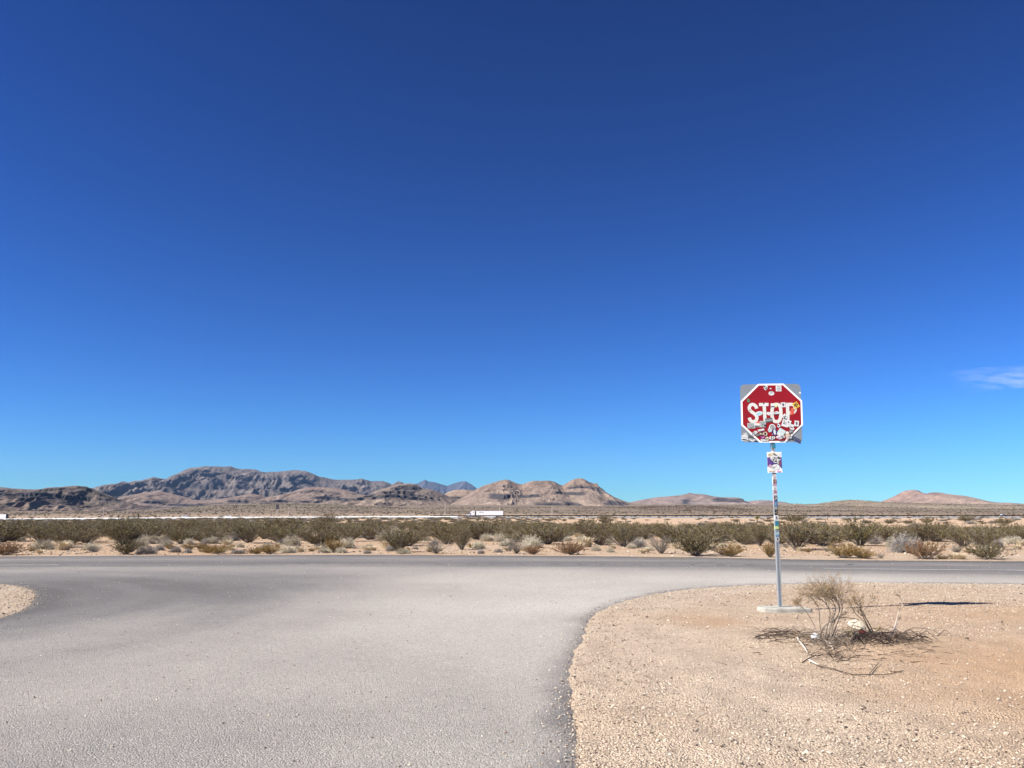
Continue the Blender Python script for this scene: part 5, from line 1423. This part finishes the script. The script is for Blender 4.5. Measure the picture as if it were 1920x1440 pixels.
# litter of twigs lying round the shrubs
def litter(n, cx, cy, sx, sy, lr, rad, name, mat, label, dirx=1.0, curv=.35, lift=.03):
    m = MB()
    for i in range(n):
        px = r3.gauss(cx, sx); py = r3.gauss(cy, sy)
        x, y, z = on_ground(px, py)
        a = r3.gauss(0, .5) + (math.pi if r3.random() < .5 else 0); ln = r3.uniform(*lr); pts = []; X_, Y_ = x, y
        zz0 = r3.uniform(0, lift)
        for k in range(5):
            pts.append((X_, Y_, hz(X_, Y_) + .005 + zz0 * math.sin(math.pi * k / 4) * r3.uniform(.6, 1.4)))
            a += r3.gauss(0, curv); X_ += math.cos(a) * ln / 4; Y_ += math.sin(a) * ln / 4
        r0 = rad * r3.uniform(.5, 1.4); m.tube(pts, [r0, r0 * .85, r0 * .7, r0 * .5, r0 * .25], 4)
    o = m.build(name, mat); tag(o, label, kind='stuff'); return o
litter(135, 1655, 1200, 44, 6, (.12, .45), .0042, 'twig_litter', M_DEAD_D, 'dark mat of dead twigs right of the shrub', lift=.09)
litter(65, 1465, 1193, 28, 7, (.12, .4), .0036, 'twig_litter', M_DEAD_D, 'dead twigs left of the shrub', lift=.05)
litter(80, 1548, 1207, 24, 7, (.10, .4), .0040, 'twig_litter', M_DEAD, 'grey twigs heaped round the foot of the shrub', lift=.12)
litter(45, 1560, 1230, 18, 7, (.08, .3), .0032, 'twig_litter', M_DEAD_D, 'tangle of twigs in front of the shrub', lift=.07)
litter(90, 1620, 1225, 90, 16, (.05, .2), .0025, 'twig_litter', M_DEAD_D, 'bits of twig strewn over the sand', lift=.01)
def branch(pxs, r0, mat, label):
    m = MB(); P = []
    for i, (px, py) in enumerate(pxs):
        x, y, z = on_ground(px, py); P.append(Vector((x, y, z + r0 * .7 + .015 * math.sin(i))))
    S = smooth_pts3(P); m.tube(S, [r0 * (1 - .55 * i / (len(S) - 1)) for i in range(len(S))], 6, cap=True)
    o = m.build('fallen_branch', mat); tag(o, label, 'branch')
branch([(1494, 1195), (1500, 1207), (1508, 1217), (1514, 1225)], .011, M_BLEACH, 'bleached pale branch lying left of the shrub foot')
branch([(1545, 1201), (1555, 1208), (1562, 1220)], .008, M_BLEACH, 'pale curved branch in front of the shrub foot')
branch([(1518, 1239), (1526, 1246), (1534, 1250)], .010, M_BLEACH, 'short whitish branch lying nearest to the camera')
branch([(1532, 1249), (1555, 1256), (1580, 1262), (1600, 1267)], .007, M_DEAD_D, 'long dark branch continuing the short whitish one')
branch([(1596, 1265), (1625, 1268), (1660, 1264), (1695, 1258)], .006, M_DEAD_D, 'thin dark curved branch lying right of the long one')
branch([(1628, 1267), (1640, 1255), (1649, 1246)], .0065, M_DEAD, 'straight grey stick slanting up across the thin curved branch')
branch([(1503, 1241), (1520, 1236), (1545, 1230)], .006, M_DEAD_D, 'dark forked stick pointing left below the twig tangle')
branch([(1416, 1195), (1440, 1190), (1470, 1187), (1495, 1185)], .007, M_DEAD_D, 'long dark stick on the left twig pile')

# pale stone, rusty can, scrap
M_STONE = simple('pale_limestone', (.44, .38, .29), .9, var=.12, scale=14)
def stone(x, y, z, s, mat, label, seed, name='stone', sub=2):
    import bmesh
    bm = bmesh.new(); bmesh.ops.create_icosphere(bm, subdivisions=sub, radius=1)
    r_ = random.Random(seed); o3 = Vector((r_.uniform(0, 50), r_.uniform(0, 50), r_.uniform(0, 50)))
    from mathutils import noise
    for v in bm.verts:
        k = 1 + .38 * noise.noise(v.co * 1.1 + o3) + .12 * noise.noise(v.co * 3 + o3); v.co = Vector((v.co.x * s[0] * k, v.co.y * s[1] * k, v.co.z * s[2] * k))
    me = bpy.data.meshes.new(name); bm.to_mesh(me); bm.free(); me.materials.append(mat)
    o = bpy.data.objects.new(name, me); COL.objects.link(o); o.location = (x, y, z); o.rotation_euler = (r_.uniform(-.3, .3), r_.uniform(-.3, .3), r_.uniform(0, 6))
    if label: tag(o, label, 'stone')
    return o
x, y, z = on_ground(1608, 1186); stone(x, y, z + .075, (.10, .08, .075), M_STONE, 'large whitish stone lying behind the dry twigs', 4)
x, y, z = on_ground(1598, 1192); stone(x, y, z + .02, (.07, .05, .04), simple('yellowish_stone', (.42, .32, .19), .9), 'yellowish stone leaning on the large whitish one', 9)
x, y, z = on_ground(1617, 1193)
can = empty('rusty_can', (x, y, z), 'small rusty red can lying on its side by the whitish stone', 'can')
m = MB(); m.tube([(-.05, 0, .03), (-.045, 0, .03), (.045, 0, .03), (.05, 0, .03)], [.026, .03, .03, .026], 12, cap=True); m.build('body', simple('rusty_red_metal', (.16, .035, .025), .6, var=.3, scale=40), can)
m = MB(); m.tube([(-.054, 0, .03), (-.05, 0, .03)], [.02, .024], 12, cap=True); m.build('end_cap', simple('dull_tin', (.35, .3, .27), .5, metal=.5), can)
x, y, z = on_ground(1529, 1199)
m = MB(); m.add([(-.05, 0, .0), (.05, -.01, .01), (.045, .03, .06), (.0, .02, .07), (-.04, .03, .045)], [(0, 1, 2, 3, 4)]); m.add([(-.05, -.004, .0), (.05, -.014, .01), (.02, -.04, .015), (-.03, -.03, .01)], [(0, 3, 2, 1)])
o = m.build('litter_scrap', simple('white_plastic', (.72, .75, .78), .4, var=.05), None, (x, y, z)); tag(o, 'crumpled white scrap of plastic at the foot of the dead shrub', 'litter')

# ------------------------------------------------------------------ gravel: real stones on the shoulders
def stone_mat(name, a, b, c):
    t = NT(name); oi = t.node('ShaderNodeObjectInfo').outputs['Random']
    return t.out(t.ramp(oi, [(0, (.07, .055, .05)), (.14, a), (.6, b), (.95, c)]), .9)  # darkest stop: dark stones, also painting the little shadows among gravel
M_PEB = stone_mat('pebble', (.24, .18, .13), (.42, .34, .26), (.55, .48, .38))
M_CHIP = stone_mat('asphalt_chip', (.22, .20, .19), (.34, .31, .29), (.46, .43, .39))
peb = []
for i, (px, py, lab) in enumerate(((1210, 1303, 'small pinkish stone on the gravel left of the twig pile'), (1693, 1378, 'cream stone on the sand at the lower right'), (1380, 1395, 'angular pale stone near the bottom of the photo'))):
    x, y, z = on_ground(px, py); o = stone(0, 0, 0, (1, .8, .6), M_PEB, lab, 70 + i, 'stone', 1); o.location = (x, y, z + .006); o.scale = (.016, .016, .016); peb.append(o)
def pebbles(name, n, lab, region_f, szf, mats_objs, y_lo=4.2, y_hi=30, zoff=.3):
    # sample uniformly in the picture, so that the near ground gets most stones
    yy = y_lo * (y_hi / y_lo) ** rng.random(n); xx = rng.uniform(-.66, .66, n) * yy
    sd_ = signed_dist(xx, yy); keep = region_f(xx, yy, sd_); xx, yy, sd_ = xx[keep], yy[keep], sd_[keep]
    zz = height(xx, yy, sd_)
    zz = np.where(sd_ > 0, np.maximum(zz, 0), zz)
    s = szf(xx, yy, sd_)
    sc = np.stack([s, s * rng.uniform(.6, 1, len(s)), s * rng.uniform(.6, 1, len(s))], 1)
    rot = rng.uniform(-.5, .5, (len(s), 3)); rot[:, 2] = rng.uniform(0, 6.28, len(s))
    return gn_scatter(name, np.stack([xx, yy, zz + s * zoff], 1), sc, rot, mats_objs, None, lab, rng.integers(0, len(mats_objs), len(s)))
def den(x, y, sd):
    n = fbm(x * .8, y * .8, 3, 91)
    base = .48 + 1.0 * n - .75 * blob(x, y, 6.2, 8.3, 2.6, 1.7) - .4 * blob(x, y, 4.6, 6.6, 1.9, 1.4) - .5 * blob(x, y, 3.0, 11.6, .9, .7) + .5 * blob(x, y, 9, 13.2, 3.4, 1.2) + .4 * np.exp(-((sd + .3) / .35) ** 2) + .35 * (y > 14)
    return (rng.random(len(x)) < np.where(sd < -.02, np.clip(base, .12, 1), .85 * np.exp(-np.maximum(sd, 0) / .10) + .02))
pebbles('gravel', 150000, 'loose pinkish pebbles on the shoulders', den, lambda x, y, sd: (.0045 + .009 * rng.random(len(x)) ** 3 + .007 * np.clip((y - 9) / 9, 0, 1) * rng.random(len(x))), peb)
pebbles('gravel', 5200, 'larger light stones among the gravel', lambda x, y, sd: (sd < -.05) & (rng.random(len(x)) < np.clip(.30 + .7 * fbm(x * .9, y * .9, 3, 92) + .6 * (y > 11) - .5 * blob(x, y, 6.2, 8.3, 2.6, 1.7), .03, 1)), lambda x, y, sd: .009 + .014 * rng.random(len(x)) ** 2 + .004 * (y > 11), peb)
chip0 = stone(0, 0, 0, (1, .8, .6), M_CHIP, 'grey chip lying loose on the asphalt in the foreground', 90, 'stone', 1); xk, yk = on_plane(620, 1310); chip0.location = (xk, yk, .004); chip0.scale = (.009,) * 3
pebbles('stone_chips', 9000, 'loose chips on the asphalt', lambda x, y, sd: (sd > 0) & (rng.random(len(x)) < np.clip(.25 + .9 * np.exp(-(sd / .5) ** 2), 0, 1)), lambda x, y, sd: .003 + .005 * rng.random(len(x)) ** 3, [chip0], y_hi=22)
# lumpy stony bank beyond the road
x0 = []
pebbles('rubble', 16000, 'rubble and clods on the sandy strip beyond the road', lambda x, y, sd: (y > 30) & (sd < -.2) & (rng.random(len(x)) < np.clip(.45 + .9 * fbm(x * .15, y * .3, 3, 95), 0, 1)), lambda x, y, sd: .02 + .045 * rng.random(len(x)) ** 3, peb, 29, 60)

# ------------------------------------------------------------------ cloud wisp and haze
def cloud():
    D = 19000
    t = NT('thin_cloud'); t.n.remove(t.b); out = [n for n in t.n if n.bl_idname == 'ShaderNodeOutputMaterial'][0]
    uv = t.node('ShaderNodeTexCoord').outputs['Generated']; ob = t.coord()
    mp = t.node('ShaderNodeMapping'); t.l.new(ob, mp.inputs['Vector']); mp.inputs['Scale'].default_value = (1 / 900, 1 / 900, 1 / 260); mp.inputs['Rotation'].default_value = (0, R(8), 0)
    n = t.noise(mp.outputs[0], 1.6, 6, .6)
    sep = t.node('ShaderNodeSeparateXYZ'); t.l.new(uv, sep.inputs[0])
    def fade(s): 
        a = t.math('MULTIPLY', s, t.math('SUBTRACT', 1.0, s)); return t.math('POWER', t.math('MULTIPLY', a, 4.0, True), 1.6)
    e = t.math('MULTIPLY', fade(sep.outputs[0]), fade(sep.outputs[2]))
    al = t.math('MULTIPLY', t.ramp(n, [(.36, 0), (.66, 1)]), t.math('MULTIPLY', e, .22), True)
    dif = t.node('ShaderNodeBsdfTranslucent'); dif.inputs['Color'].default_value = (.75, .75, .75, 1); d2 = t.node('ShaderNodeBsdfDiffuse'); d2.inputs['Color'].default_value = (.8, .8, .8, 1)
    ad = t.node('ShaderNodeMixShader'); ad.inputs[0].default_value = .35; t.l.new(d2.outputs[0], ad.inputs[1]); t.l.new(dif.outputs[0], ad.inputs[2])
    tr = t.node('ShaderNodeBsdfTransparent'); mx = t.node('ShaderNodeMixShader')
    t.l.new(al, mx.inputs[0]); t.l.new(tr.outputs[0], mx.inputs[1]); t.l.new(ad.outputs[0], mx.inputs[2]); t.l.new(mx.outputs[0], out.inputs['Surface'])
    # curved sheet drifting behind the right side
    n1, n2 = 40, 12
    a0, z0 = at_depth(1780, 722, D); a1, z1 = at_depth(2060, 664, D)
    U, V = np.meshgrid(np.linspace(0, 1, n1), np.linspace(0, 1, n2))
    Xc = a0 + (a1 - a0) * U; Zc = 3250 + (V - .5) * 640 + (U - .5) * 380 + 60 * np.sin(U * 5); 
    Zc = Zc + (at_depth(1860, 705, D)[1] - 3250)
    Yc = D + 900 * (V - .5) + 300 * np.sin(U * 3)
    o = grid_mesh('cloud', Xc - Xc.mean(), Yc - D, Zc - Zc.mean(), t.mat); o.location = (Xc.mean(), D, Zc.mean())
    tag(o, 'thin white wisp of cloud low in the sky at the right', kind='structure')
cloud()
m = MB(); x1, y0, y1, zt, zb = 11000, -300, 16400, 950, -60
m.box((0, (y0 + y1) / 2, (zt + zb) / 2), (2 * x1, y1 - y0, zt - zb))
hm = bpy.data.materials.new('air'); hm.use_nodes = True; hn = hm.node_tree; hn.nodes.clear()
pv = hn.nodes.new('ShaderNodeVolumePrincipled'); ho_ = hn.nodes.new('ShaderNodeOutputMaterial'); hn.links.new(pv.outputs[0], ho_.inputs['Volume'])
pv.inputs['Color'].default_value = (.36, .60, 1, 1); pv.inputs['Density'].default_value = 2.1e-5; pv.inputs['Anisotropy'].default_value = .0
hz_o = m.build('haze', hm); tag(hz_o, 'thin bluish air between the camera and the mountains', kind='stuff')
print('counts', counts, 'objects', len(scene.objects))
